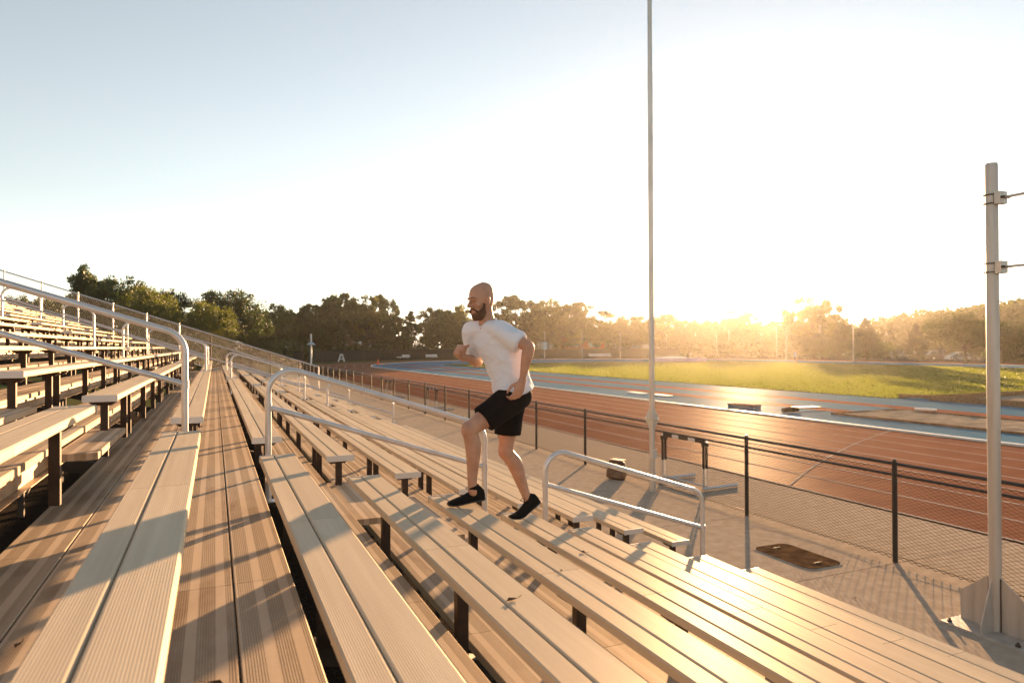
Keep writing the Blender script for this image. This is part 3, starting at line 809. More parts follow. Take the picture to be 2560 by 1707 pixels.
for i in range(8):
    mb = MB(); mb.box(-.03, .0, -3.95 * i - 3.9 + 7, -3.95 * i + 7, .1, 2.3); place('screen_panel', mb.mesh('screen_panel', M_DBRN), ds)
    mb = MB(); mb.tube([(.03, -3.95 * i + 7, 0), (.03, -3.95 * i + 7, 2.4)], .05, 6); place('post', mb.mesh('post', M_UNDER), ds)

# ================================================================= CARS
def car(loc, rz, body_c, label, suv=False):
    e = empty('parked_car', loc, rz); tag(e, label, 'car', 'cars parked beyond the track')
    mB = mat('car paint', body_c, .3, .2); L = 2.2; hb = .82 if suv else .72; ht = 1.72 if suv else 1.42
    mb = MB(); nn = []
    prof = [(-L, .30), (-L - .05, .55), (-L + .05, hb), (-.9, hb + .1), (L * .55, hb + .12), (L - .05, hb + (.1 if suv else .02)), (L + .05, .55), (L, .30)]
    mb.prism(prof, -.88, .88, 'y'); body = place('body', mb.mesh('body', mB), e)
    tp = [(-1.15, hb + .09), (-.45, ht - .03), (.2, ht), (.95 if not suv else 1.6, ht - .06), (1.75 if not suv else 2.0, hb + .1)]
    mb = MB(); k = len(tp)
    vs = [(x, -.80 if i in (0, k - 1) else -.66, z) for i, (x, z) in enumerate(tp)] + [(x, .80 if i in (0, k - 1) else .66, z) for i, (x, z) in enumerate(tp)]
    mb.add(vs, [tuple(range(k)), tuple(range(2 * k - 1, k - 1, -1))] + [(i, i + k, i + 1 + k, i + 1) for i in range(k - 1)]); place('cabin_glass', mb.mesh('cabin_glass', M_GLASS), e)
    mb = MB(); mb.add([(-.48, -.67, ht - .025), (.22, -.67, ht + .01), (.97 if not suv else 1.62, -.67, ht - .05), (-.48, .67, ht - .025), (.22, .67, ht + .01), (.97 if not suv else 1.62, .67, ht - .05)], [(0, 1, 4, 3), (1, 2, 5, 4)]); place('roof', mb.mesh('roof', mB), e)
    for x in (-1.16, -.15, .75):
        for s_ in (-1, 1):
            mb = MB(); mb.tube([(x + (.35 if x < -1 else .0), s_ * .80, hb + .08), (x + (.72 if x < -1 else .05), s_ * .68, ht - .03)], .04, 5); place('pillar', mb.mesh('pillar', mB), e)
    for x in (-1.35, 1.35):
        for s_ in (-1, 1):
            mb = MB(); mb.tube([(x, s_ * .70, .33), (x, s_ * .90, .33)], .33, 14); wl = place('wheel', mb.mesh('wheel', M_RUBBER, True), e)
            mb = MB(); mb.tube([(x, s_ * .89, .33), (x, s_ * .91, .33)], .2, 10); place('rim', mb.mesh('rim', M_TUBE, True), wl)
    for s_ in (-1, 1):
        mb = MB(); mb.box(-L - .03, -L + .15, s_ * .62 - .16, s_ * .62 + .16, .58, .72); place('headlight', mb.mesh('headlight', M_WHITE), e)
car((107.2, 69.8, -.02), 2.55, (.62, .64, .66), 'white sedan parked beyond the track, nearest car by the thick post')
car((113.5, 77.5, -.02), 2.5, (.06, .065, .07), 'dark sport utility car with bright roof parked left of the white sedan', True)
car((118.5, 84.5, -.02), 2.5, (.05, .05, .055), 'dark low car parked left of the sport utility car')
car((121.0, 91.0, -.02), 2.4, (.30, .31, .33), 'grey car, leftmost of the parked cars')

# ================================================================= BUILDINGS
def building(loc, rz, sx, sy, h, wall_c, roof_c, label, nwin, rooftype='flat', doors=0, win_c=None):
    e = empty('building', loc, rz); tag(e, label, 'building')
    mw = noisy('wall paint', wall_c, tuple(c * .85 for c in wall_c), .8, .8)
    mr = mat('roofing', roof_c, .7)
    mb = MB(); mb.box(-sx / 2, sx / 2, 0, sy, 0, h); place('wall', mb.mesh('wall', mw), e)
    if rooftype == 'flat':
        mb = MB(); mb.box(-sx / 2 - .3, sx / 2 + .3, -.3, sy + .3, h + .003, h + .4); place('roof', mb.mesh('roof', mr), e)
    else:
        mb = MB(); mb.prism([(-.5, h + .003), (sy / 2, h + sy * .22), (sy + .5, h + .003)], -sx / 2 - .4, sx / 2 + .4, 'x'); place('roof', mb.mesh('roof', mr), e)
    mf = mat('window frame', (.7, .7, .7), .5)
    for i in range(nwin):
        x = -sx / 2 + sx * (i + .5) / nwin; ww = sx / nwin * .55
        mb = MB(); mb.box(x - ww / 2 - .1, x + ww / 2 + .1, -.08, -.003, h * .35, h * .8); f = place('window', mb.mesh('window', mf), e)
        mb = MB(); mb.box(x - ww / 2, x + ww / 2, -.11, -.083, h * .38, h * .77); place('pane', mb.mesh('pane', M_GLASS if win_c is None else win_c), f)
    for i in range(doors):
        x = -sx / 2 + sx * (i + 1) / (doors + 1); mb = MB(); mb.box(x - .6, x + .6, -.06, -.002, 0, 2.1); place('door', mb.mesh('door', M_UNDER), e)
WP = mat('pale pane', (.45, .55, .6), .2)
building((36, 168, 0), .0, 20, 10, 5.0, (.28, .15, .11), (.12, .10, .09), 'low brick building behind the trees at the far left', 5, doors=1, win_c=WP)
building((79, 165, 0), -.35, 9, 9, 6.8, (.55, .56, .57), (.35, .36, .37), 'white garage with gridded glazing behind the trees', 3, win_c=WP)
building((92, 162, 0), -.4, 11, 9, 6.6, (.55, .13, .05), (.4, .10, .05), 'orange shop front behind the trees beside the white garage', 2, win_c=WP)
building((116, 160, 0), -.5, 26, 10, 5.8, (.58, .60, .62), (.40, .41, .42), 'long white building with many windows behind the trees', 7, win_c=WP)
building((140, 152, 0), -.6, 30, 10, 5.8, (.42, .34, .25), (.26, .21, .17), 'beige building with dark windows behind the trees', 6)
building((163, 131, 0), -.9, 14, 10, 4.5, (.5, .48, .45), (.72, .72, .74), 'pavilion with white pitched roof in the sun glow', 3, 'pitched')
building((205, 108, 0), -1.0, 12, 8, 6.5, (.6, .58, .55), (.62, .62, .64), 'white house far behind the right hand trees', 3, 'pitched')

# ================================================================= TREES
def unit(n): 
    v = rng.normal(size=(n, 3)); return v / np.linalg.norm(v, axis=1)[:, None]
def crown_mesh(name, seed, nclump, nleaf, ls, shape, m):
    global rng
    rng = np.random.default_rng(seed)
    if shape == 'conifer':
        t = rng.random(nclump) ** .8; zc = .06 + .92 * t
        rad = .48 * (1 - t) ** .85 + .015; a = rng.uniform(0, 2 * PI, nclump)
        rr = rad * (.55 + .45 * rng.random(nclump))
        CC = np.c_[np.cos(a) * rr, np.sin(a) * rr, zc]; cr = .03 + .085 * (1 - t)
        sq = np.array([1.2, 1.2, .45])
    else:
        d = unit(nclump); r = rng.random(nclump) ** .38
        CC = d * r[:, None]
        top = CC[:, 2]
        wx = {'round': .5, 'tall': .40, 'spread': .5}[shape]
        low = .12 if shape != 'spread' else .32
        lump = 1 + .20 * np.sin(3.1 * np.arctan2(CC[:, 1], CC[:, 0]) + seed) + .07 * rng.normal(size=nclump)
        CC = np.c_[CC[:, 0] * wx * lump, CC[:, 1] * wx * lump, low + (1 - low) * (.5 + .49 * CC[:, 2] * (.85 + .15 * lump))]
        if shape == 'tall': CC[:, :2] *= (1.15 - .55 * CC[:, 2])[:, None]
        cr = .05 + .06 * rng.random(nclump)
        sq = np.array([1, 1, .75])
    idx = np.repeat(np.arange(nclump), nleaf); n = len(idx)
    off = unit(n) * (rng.random(n) ** .45)[:, None] * cr[idx][:, None] * sq
    C = CC[idx] + off
    a = unit(n); b = np.cross(a, unit(n)); b /= np.linalg.norm(b, axis=1)[:, None]
    s_ = ls * (.6 + .8 * rng.random(n))
    C[:, 2] = np.maximum(C[:, 2], .01)
    return quads_mesh(name, C, a * s_[:, None], b * (s_ * .62)[:, None], m), CC
def trunk_mesh(name, CC, m, conifer=False):
    mb = MB(); mb.tube([(0, 0, 0), (.006, .004, .2), (-.004, .006, .5), (0, 0, .86 if not conifer else .96)], [.026, .02, .013, .004], 7)
    if not conifer:
        for i in range(0, len(CC), max(1, len(CC) // 26)):
            c = CC[i]; z0 = max(.12, c[2] * .62)
            mb.tube([(0, 0, z0), (c[0] * .5, c[1] * .5, (z0 + c[2]) / 2 + .01), tuple(c)], [.010, .006, .002], 4, False)
    return mb.mesh(name, m)
VAR = []
for seed, nc, nl, ls, sh, m_ in ((sd__, a_, int(b_ * 2.2), c_ * .66, d_, e_) for sd__, a_, b_, c_, d_, e_ in ((1, 125, 60, .022, 'round', M_LEAF), (2, 120, 60, .021, 'round', M_LEAF2), (3, 115, 60, .021, 'tall', M_LEAF), (4, 80, 60, .020, 'spread', M_LEAF), (5, 105, 60, .020, 'spread', M_LEAF2), (6, 130, 60, .022, 'round', M_LEAF),
                                 (7, 150, 26, .018, 'conifer', M_NEEDLE), (8, 150, 26, .019, 'conifer', M_NEEDLE),
                                 (9, 300, 44, .0135, 'round', M_LEAF), (10, 300, 44, .0135, 'tall', M_LEAF), (11, 300, 40, .0135, 'round', M_LEAF2), (12, 260, 44, .0135, 'spread', M_LEAF))):
    cm, CC = crown_mesh('crown', seed, nc, nl, ls, sh, m_)
    VAR.append((cm, trunk_mesh('trunk', CC, M_BARK, sh == 'conifer')))
F_PX = 1707.0
def bearing(px): return YAW + math.atan((px - 1280) / F_PX)
def tree(px, top, dist, wid, var, label, group='trees behind the far curve of the track', zbase=0.0):
    """px, top: where the tree stands and its top, read from the photograph; dist: its ground distance"""
    a = bearing(px)
    if 640 < px < 2000 and zbase == 0 and dist < 200:      # keep clear of the fence round the curve
        ca = a - math.atan2(TX, TY); q = math.hypot(TX, TY)
        dist = max(dist, q * math.cos(ca) + math.sqrt(max(0, 53.0 ** 2 - (q * math.sin(ca)) ** 2)) + 8 + (dist % 7))
    x, y = dist * math.sin(a), dist * math.cos(a)
    depth = dist * math.cos(a - YAW)
    hor = 868.5 - (px - 536) * .0042
    h = CAMZ + (hor - top) * depth / F_PX - zbase
    W = wid * depth / F_PX
    e = empty('pine_tree' if var in (6, 7) else 'leafy_tree', (x, y, zbase)); tag(e, label, 'tree', group)
    rz = random.uniform(0, 6.28)
    place('crown', VAR[var][0], e, (0, 0, 0), (0, 0, rz), (W, W, h)); place('trunk', VAR[var][1], e, (0, 0, 0), (0, 0, rz), (W, W, h))
# left group, beyond the end of the stand
TL = [
 (208, 664, 88, 150, 9, 'tallest slender tree at the far left beyond the bleachers'),
 (300, 684, 86, 190, 8, 'big dark round tree beside the tallest one at far left'),
 (372, 715, 78, 150, 10, 'yellow green sunlit tree in front of the big dark tree'),
 (425, 716, 95, 130, 8, 'dark tree between the sunlit ones at far left'),
 (515, 752, 80, 130, 10, 'bright sunlit tree above the near handrail bend'),
 (575, 716, 100, 160, 8, 'broad round tree with a sunlit crown left of centre'),
 (60, 735, 95, 200, 8, 'dark tree low behind the top rows of benches'),
 (140, 735, 98, 150, 8, 'dark tree behind the upper handrail'),
 (640, 775, 105, 120, 9, 'dark tree right of the broad round one'),
]
for t in TL: tree(*t, group='trees beyond the end of the bleachers')
TM = [
 (690, 760, 128, 110, 1, None), (745, 765, 140, 100, 0, None), (800, 742, 138, 150, 0, 'bushy pale tree behind the curve, left of the conifers'), (860, 735, 142, 130, 3, 'tall open crowned tree behind the curve, left of the runner'),
 (905, 742, 145, 110, 4, None), (955, 738, 150, 90, 3, 'tall loose tree rising behind the conifers'), (770, 800, 125, 110, 0, None),
 (835, 782, 130, 80, 6, 'dark conifer behind the curve, left one of three'), (915, 785, 128, 95, 7, 'broad dark conifer behind the curve, middle one of three'), (1028, 775, 130, 85, 6, 'pointed dark conifer nearest the runner'),
 (980, 790, 140, 110, 5, None), (1080, 770, 148, 120, 3, None), (1140, 765, 150, 120, 4, None), (1110, 795, 135, 130, 5, None), (1180, 800, 135, 130, 0, None),
 (1290, 740, 140, 150, 3, 'tall airy tree just right of the runner\'s shoulder'), (1370, 750, 142, 130, 4, 'airy backlit tree, second right of the runner'), (1450, 757, 145, 140, 3, 'airy backlit tree, third right of the runner'),
 (1250, 790, 135, 130, 0, None), (1330, 800, 137, 130, 4, None), (1410, 806, 138, 130, 3, None), (1490, 806, 140, 120, 4, None),
 (1545, 785, 150, 110, 4, None), (1600, 792, 155, 110, 4, None), (1570, 815, 142, 120, 3, None), (1640, 800, 155, 100, 4, None), (1675, 786, 160, 120, 3, 'round crowned tree right of the tall flag pole'),
 (1720, 800, 168, 100, 5, None), (1655, 822, 148, 110, 3, None), (1770, 798, 175, 110, 0, None), (1820, 796, 180, 110, 3, None), (1745, 822, 165, 110, 5, None),
 (1850, 775, 190, 90, 4, 'tree almost lost in the sun glow'), (1900, 802, 185, 100, 0, None), (1950, 800, 185, 90, 5, None),
]
rank = {t: i + 1 for i, t in enumerate(sorted(TM, key=lambda t: t[0]))}
def nth(n): return '%d%s' % (n, 'th' if 10 < n % 100 < 14 else {1: 'st', 2: 'nd', 3: 'rd'}.get(n % 10, 'th'))
for t in TM:
    lab = t[5]
    if lab is None: lab = nth(rank[t]) + ' tree from the left in the row behind the dark windscreen fence'
    tree(*t[:5], lab)
TR_ = [
 (2035, 745, 150, 140, 4, 'tall backlit tree standing above the others right of the sun'), (1985, 800, 165, 90, 0, 'round tree left of the tall backlit one'),
 (2095, 805, 160, 110, 5, 'hazy tree right of the tall backlit one'), (2164, 792, 124, 95, 6, 'broad conifer left of the parked cars'), (2290, 805, 120, 75, 7, 'pointed conifer in front of the parked cars'),
 (2415, 782, 112, 160, 11, 'large dark tree left of the thick post over the cars'), (2500, 800, 118, 130, 11, 'dark tree right of the thick post'), (2590, 790, 125, 150, 9, 'leafy tree cut by the right edge'),
 (2060, 830, 135, 90, 0, 'small round tree at the fence in the glow'), (1960, 828, 140, 90, 5, 'small hazy tree left of the far player'),
]
for t in TR_: tree(*t, group='trees on the right behind the far straight')

# far wooded hill, one mass
rng = np.random.default_rng(11)
HILL = []
cs, as_, bs = [], [], []
for i in range(150):
    px = rng.uniform(1350, 2750); a = bearing(px); d = rng.uniform(205, 285)
    ridge = 822 - 66 * max(0, min(1, (px - 2030) / 520)) - (10 if px > 1900 else 0)
    dep = d * math.cos(a - YAW)
    topz = CAMZ + (862 - ridge + rng.uniform(-16, 4)) * dep / F_PX
    cx, cy = d * math.sin(a), d * math.cos(a)
    r_ = rng.uniform(5, 8); n = 420
    u = unit(n) * (rng.random(n) ** .35)[:, None]
    hgt = min(topz, 13)
    C = np.c_[cx + u[:, 0] * r_, cy + u[:, 1] * r_, topz - hgt / 2 + u[:, 2] * hgt / 2]
    aa = unit(n); bb = np.cross(aa, unit(n)); bb /= np.linalg.norm(bb, axis=1)[:, None]
    s_ = .55 * (.6 + .8 * rng.random(n)); cs.append(C); as_.append(aa * s_[:, None]); bs.append(bb * (s_ * .7)[:, None])
o = place('woods', quads_mesh('woods', np.concatenate(cs), np.concatenate(as_), np.concatenate(bs), M_LEAF)); tag(o, 'far wooded hillside fading in the glow', 'woods', kind='stuff')
hx, hy = [], []
mb = MB(); nA, nD = 40, 6
for j in range(nD):
    for i in range(nA):
        px = 1250 + 1700 * i / (nA - 1); a = bearing(px); d = 195 + 25 * j
        ridge = 822 - 66 * max(0, min(1, (px - 2030) / 520))
        dep = d * math.cos(a - YAW)
        z = (CAMZ + (862 - ridge) * dep / F_PX - 9) * min(1, j / 2.5)
        mb.v.append((d * math.sin(a), d * math.cos(a), max(-.05, z)))
mb.f = [(j * nA + i, j * nA + i + 1, (j + 1) * nA + i + 1, (j + 1) * nA + i) for j in range(nD - 1) for i in range(nA - 1)]
o = place('hill', mb.mesh('hill', M_SOIL, True)); tag(o, 'low hill under the far woods', kind='structure')
# undergrowth behind the screen so the row reads closed
rng = np.random.default_rng(12)
cs, as_, bs = [], [], []
for i in range(150):
    px = rng.uniform(-60, 2650); a = bearing(px)
    ca = a - math.atan2(TX, TY); q = math.hypot(TX, TY)
    d = 105 if px < 620 else q * math.cos(ca) + math.sqrt(max(0, 53.0 ** 2 - (q * math.sin(ca)) ** 2)) + 5
    d += rng.uniform(0, 10)
    if 2230 < px < 2480 or 1335 < px < 1700: continue
    r_ = rng.uniform(2, 3.4); n = 160; u = unit(n) * (rng.random(n) ** .4)[:, None]
    hgt = rng.uniform(2.2, 4.2)
    C = np.c_[d * math.sin(a) + u[:, 0] * r_, d * math.cos(a) + u[:, 1] * r_, hgt / 2 + u[:, 2] * hgt / 2]
    aa = unit(n); bb = np.cross(aa, unit(n)); bb /= np.linalg.norm(bb, axis=1)[:, None]
    s_ = .28 * (.6 + .8 * rng.random(n)); cs.append(C); as_.append(aa * s_[:, None]); bs.append(bb * (s_ * .7)[:, None])
o = place('undergrowth', quads_mesh('undergrowth', np.concatenate(cs), np.concatenate(as_), np.concatenate(bs), M_LEAF)); tag(o, 'dense undergrowth below the trees', 'undergrowth', kind='stuff')

# ================================================================= RUNNER
def V(x, y, z): return Vector((x, y, z + CAMZ))
def cr(pts, n=6):
    """Catmull-Rom through tuples of floats"""
    P = [np.array(p, float) for p in pts]; P = [2 * P[0] - P[1]] + P + [2 * P[-1] - P[-2]]
    out = []
    for i in range(1, len(P) - 2):
        for j in range(n):
            t = j / n
            out.append(.5 * ((2 * P[i]) + (-P[i - 1] + P[i + 1]) * t + (2 * P[i - 1] - 5 * P[i] + 4 * P[i + 1] - P[i + 2]) * t * t + (-P[i - 1] + 3 * P[i] - 3 * P[i + 1] + P[i + 2]) * t ** 3))
    out.append(P[-2]); return out
def ringloft(mb, rings, n=20, ex=1.0):
    """rings: (centre, u, w) vectors"""
    vs = []; fs = []
    for c, u, w_ in rings:
        for k in range(n):
            a = 2 * PI * k / n; ca, sa = math.cos(a), math.sin(a)
            vs.append(Vector(c) + Vector(u) * math.copysign(abs(ca) ** ex, ca) + Vector(w_) * math.copysign(abs(sa) ** ex, sa))
    m = len(rings)
    for i in range(m - 1):
        for k in range(n): fs.append((i * n + k, i * n + (k + 1) % n, (i + 1) * n + (k + 1) % n, (i + 1) * n + k))
    fs.append(tuple(range(n - 1, -1, -1))); fs.append(tuple((m - 1) * n + k for k in range(n)))
    mb.add(vs, fs)
def limb(mb, pts, side=None, sub=5, n=16):
    """pts: (x,y,z, half width along side, half depth)"""
    Q = cr(pts, sub); m = len(Q); rings = []; u = None
    for i, q in enumerate(Q):
        t = Vector(Q[min(i + 1, m - 1)][:3]) - Vector(Q[max(i - 1, 0)][:3]); t.normalize()
        s_ = Vector(side) if side is not None else (u if u else t.orthogonal())
        u = (s_ - t * s_.dot(t)).normalized(); b = t.cross(u)
        rings.append((Vector(q[:3]), u * max(q[3], .002), b * max(q[4], .002)))
    # rounded caps
    for end in (0, -1):
        c, a, b = rings[end]; o_ = rings[1 if end == 0 else -2][0]; d = (c - o_).normalized(); r = min(a.length, b.length)
        ex_ = [(c + d * r * .55, a * .8, b * .8), (c + d * r * .9, a * .4, b * .4)]
        rings = (ex_[::-1] + rings) if end == 0 else (rings + ex_)
    ringloft(mb, rings, n)
def ball(mb, c, ax, n=14, m=9):
    rings = []
    A, B, Cc = [Vector(a) for a in ax]
    for i in range(m + 1):
        t = -PI / 2 + PI * i / m; r = max(math.cos(t), .02)
        rings.append((Vector(c) + Cc * math.sin(t), A * r, B * r))
    ringloft(mb, rings, n)
def remesh(name, mb, vox, m, smooth_it=6, fac=.5):
    me = bpy.data.meshes.new(name + '_src'); me.from_pydata([tuple(v) for v in mb.v], [], mb.f); me.update()
    bm = bmesh.new(); bm.from_mesh(me); bmesh.ops.recalc_face_normals(bm, faces=bm.faces); bm.to_mesh(me); bm.free()
    o = bpy.data.objects.new(name + '_tmp', me); COL.objects.link(o)
    r = o.modifiers.new('r', 'REMESH'); r.mode = 'VOXEL'; r.voxel_size = vox
    s_ = o.modifiers.new('s', 'SMOOTH'); s_.iterations = smooth_it; s_.factor = fac
    dg = bpy.context.evaluated_depsgraph_get(); dg.update()
    out = bpy.data.meshes.new_from_object(o.evaluated_get(dg)); out.name = name
    bpy.data.objects.remove(o); bpy.data.meshes.remove(me)
    out.materials.clear(); out.materials.append(m)
    out.polygons.foreach_set('use_smooth', [True] * len(out.polygons))
    return out
def shift(me, org):
    for v in me.vertices: v.co -= org
def hand(mb, W, D, Nn, flip, curls, thumb_curl, L=1.0, spread=.0, out=.62):
    D = Vector(D).normalized(); Nn = (Vector(Nn) - D * Vector(Nn).dot(D)).normalized(); Sx = D.cross(Nn) * flip
    W = Vector(W)
    ringloft(mb, [(W + D * d * L + Nn * o_, Sx * a * L, Nn * b * L) for d, a, b, o_ in ((-.02, .026, .020, 0), (.015, .031, .019, 0), (.05, .040, .018, .002), (.085, .042, .015, .003), (.096, .038, .010, .004))], 14, .8)
    for i in range(4):
        base = W + D * (.088 - .006 * abs(i - 1.3)) * L + Sx * (-.0305 + .0203 * i) * L
        ln = (.92, 1.0, .94, .76)[i] * L; ang = 0; p = base; pts = [(*(base - D * .02 * L), .0095 * L, .0095 * L), (*p, .0098 * L, .0098 * L)]
        for ph, (l_, r_) in enumerate(((.046, .0088), (.029, .0082), (.023, .0070))):
            ang += curls[ph] * (1 + .06 * i)
            d_ = D * math.cos(ang) + Nn * math.sin(ang) + Sx * spread * (i - 1.5)
            p = p + d_ * l_ * ln; pts.append((*p, r_ * L, r_ * L))
        limb(mb, pts, side=Sx, sub=3, n=8)
    tb = W + D * .025 * L - Sx * .026 * L + Nn * .008 * L
    d1 = (D * .72 - Sx * out + Nn * (.45 + .6 * (.62 - out))).normalized(); p1 = tb + d1 * .042 * L
    d2 = (D * .85 - Sx * .15 + Nn * thumb_curl).normalized(); p2 = p1 + d2 * .034 * L
    d3 = (D * .75 + Sx * .15 + Nn * thumb_curl * 1.4).normalized(); p3 = p2 + d3 * .025 * L
    limb(mb, [(*tb, .014 * L, .014 * L), (*p1, .0115 * L, .0115 * L), (*p2, .0098 * L, .0098 * L), (*p3, .0078 * L, .0078 * L)], side=Nn, sub=3, n=8)

# joints (camera-height frame, metres)
J = dict(nb=V(1.862, 4.745, .20), ls=V(1.905, 4.60, .135), le=V(2.055, 4.415, -.005), lw=V(2.015, 4.44, -.235),
         rs=V(1.795, 4.89, .13), re=V(1.895, 5.02, -.12), rw=V(1.738, 4.86, -.078),
         lh=V(2.035, 4.625, -.375), lk=V(1.672, 4.61, -.592), la=V(1.712, 4.645, -1.02),
         rh=V(2.085, 4.80, -.375), rk=V(2.035, 4.80, -.800), ra=V(2.222, 4.79, -1.185))
ROOT = V(1.95, 4.72, -1.342)
sh_lat = (J['ls'] - J['rs']).normalized(); hip_lat = Vector((-.22, -1, 0)).normalized()
def torso(grow, rows):
    rings = []
    Q = cr([(*c, hw + grow, hd + grow, t) for c, hw, hd, t in rows], 5)
    m = len(Q)
    for i, q in enumerate(Q):
        t = (Vector(Q[min(i + 1, m - 1)][:3]) - Vector(Q[max(i - 1, 0)][:3])).normalized()
        lat = hip_lat.lerp(sh_lat, max(0, min(1, q[5]))).normalized(); lat = (lat - t * lat.dot(t)).normalized()
        rings.append((Vector(q[:3]), lat * q[3], t.cross(lat) * q[4]))
    return rings
TORSO = [(V(2.075, 4.715, -.44), .150, .100, 0), (V(2.066, 4.715, -.36), .170, .118, 0), (V(2.045, 4.715, -.27), .160, .112, .1), (V(2.02, 4.72, -.17), .150, .106, .3), (V(1.985, 4.725, -.06), .160, .112, .6),
         (V(1.945, 4.735, .03), .172, .118, .9), (V(1.910, 4.742, .085), .150, .098, 1), (V(1.885, 4.745, .130), .095, .070, 1), (V(1.866, 4.745, .165), .060, .056, 1)]
hf = Vector((-.955, -.25, -.16)).normalized(); hl = Vector((0, 0, 1)).cross(hf).normalized(); hu = hf.cross(hl)
HC = V(1.812, 4.728, .338); HS = 1.02
def hp(f, l, u): return HC + (hf * f + hl * l + hu * u) * HS
skin = MB()
ringloft(skin, torso(0, TORSO), 24)
limb(skin, [(*V(1.872, 4.745, .13), .075, .07), (*V(1.862, 4.742, .19), .062, .062), (*V(1.848, 4.738, .245), .057, .060), (*V(1.838, 4.735, .30), .056, .062)], side=hl)
# head: horizontal rings (up, front, back, half width)
HR = [(.134, -.026, -.040, .008), (.129, -.006, -.058, .026), (.120, .026, -.078, .044), (.107, .054, -.092, .059), (.090, .071, -.102, .069), (.065, .084, -.109, .0765), (.040, .088, -.109, .078), (.015, .088, -.107, .077), (-.012, .083, -.101, .073), (-.038, .083, -.088, .069),
      (-.060, .085, -.066, .064), (-.080, .083, -.035, .056), (-.098, .078, -.005, .045), (-.110, .066, .015, .030), (-.115, .052, .028, .014)]
ringloft(skin, [(hp((f + b) / 2, 0, u), hl * w_ * HS, hf * (f - b) / 2 * HS) for u, f, b, w_ in HR][::-1], 28, .97)
# brow, nose, lips, chin, cheeks, ears
limb(skin, [(*hp(.074, .052, .024), .008, .008), (*hp(.088, .026, .028), .009, .009), (*hp(.090, 0, .024), .008, .008), (*hp(.088, -.026, .028), .009, .009), (*hp(.074, -.052, .024), .008, .008)], side=hu, sub=3, n=8)
limb(skin, [(*hp(.086, 0, .022), .008, .008), (*hp(.102, 0, .0), .009, .010), (*hp(.119, 0, -.022), .011, .012), (*hp(.114, 0, -.031), .013, .009)], side=hl, sub=3, n=10)
for s_ in (-1, 1):
    ball(skin, hp(.097, s_ * .013, -.030), (hf * .012, hl * .0075, hu * .007), 8, 6)
    ball(skin, hp(.060, s_ * .045, -.022), (hf * .026, hl * .022, hu * .022), 10, 6)
    # ear
    c = hp(.004, s_ * .080, -.004)
    ringloft(skin, [(c + hu * z * 1.05 + hf * fx + hl * s_ * .010, hf * a * 1.1, hl * b * 1.35) for z, fx, a, b in ((-.034, .008, .006, .005), (-.022, .006, .011, .008), (0, -.002, .015, .011), (.018, -.006, .017, .012), (.030, -.006, .013, .010), (.036, -.005, .006, .006))], 10)
limb(skin, [(*hp(.076, .022, -.064), .005, .004), (*hp(.090, 0, -.058), .007, .006), (*hp(.076, -.022, -.064), .005, .004)], side=hu, sub=3, n=8)
limb(skin, [(*hp(.074, .019, -.079), .005, .005), (*hp(.087, 0, -.080), .007, .007), (*hp(.074, -.019, -.079), .005, .005)], side=hu, sub=3, n=8)
# arms
def lerp(a, b, t): return a + (b - a) * t
for s_, e_, w_, sd_ in ((J['ls'], J['le'], J['lw'], 1), (J['rs'], J['re'], J['rw'], -1)):
    limb(skin, [(*(lerp(s_, e_, .04) + Vector((0, 0, -.02))), .040, .040), (*lerp(s_, e_, .22), .050, .052), (*lerp(s_, e_, .5), .050, .053), (*lerp(s_, e_, .85), .041, .044), (*e_, .040, .042), (*lerp(e_, w_, .22), .045, .043), (*lerp(e_, w_, .5), .038, .036), (*lerp(e_, w_, .85), .027, .026), (*w_, .029, .021), (*lerp(e_, w_, 1.12), .026, .018)], side=(0, 1, .2), n=16)
hand(skin, lerp(J['le'], J['lw'], 1.05), (-.30, .10, -.93), (-.25, 1, .1), 1, (.40, .65, .45), .25, 1.06, .03)
hand(skin, lerp(J['re'], J['rw'], 1.05) + Vector((-.012, 0, -.006)), (-.62, -.30, .55), (.35, -.95, .1), -1, (1.30, 1.55, .8), 1.3, 1.12, 0, .22)
# legs
limb(skin, [(*lerp(J['lh'], J['lk'], -.05), .088, .095), (*lerp(J['lh'], J['lk'], .25), .087, .092), (*lerp(J['lh'], J['lk'], .6), .072, .078), (*lerp(J['lh'], J['lk'], .88), .058, .060), (*J['lk'], .056, .060), (*(lerp(J['lk'], J['la'], .10) + Vector((.008, 0, 0))), .052, .056), (*(lerp(J['lk'], J['la'], .30) + Vector((.022, 0, 0))), .056, .060), (*(lerp(J['lk'], J['la'], .55) + Vector((.014, 0, 0))), .046, .049), (*lerp(J['lk'], J['la'], .85), .033, .037), (*J['la'], .033, .038), (*(J['la'] + Vector((.0, 0, -.035))), .026, .032)], side=(0, 1, 0), n=18)
limb(skin, [(*lerp(J['rh'], J['rk'], -.05), .088, .095), (*lerp(J['rh'], J['rk'], .25), .087, .092), (*lerp(J['rh'], J['rk'], .6), .071, .076), (*lerp(J['rh'], J['rk'], .88), .057, .059), (*J['rk'], .055, .059), (*(lerp(J['rk'], J['ra'], .10) + Vector((.010, 0, 0))), .052, .055), (*(lerp(J['rk'], J['ra'], .30) + Vector((.022, 0, .010))), .057, .060), (*(lerp(J['rk'], J['ra'], .55) + Vector((.012, 0, .006))), .046, .049), (*lerp(J['rk'], J['ra'], .85), .033, .036), (*J['ra'], .033, .038), (*lerp(J['rk'], J['ra'], 1.06), .027, .032)], side=(0, 1, 0), n=18)
ball(skin, J['lk'] + Vector((-.022, 0, .012)), ((.036, 0, 0), (0, .040, 0), (0, 0, .045)))
ball(skin, J['rk'] + Vector((-.022, 0, .0)), ((.036, 0, 0), (0, .040, 0), (0, 0, .045)))

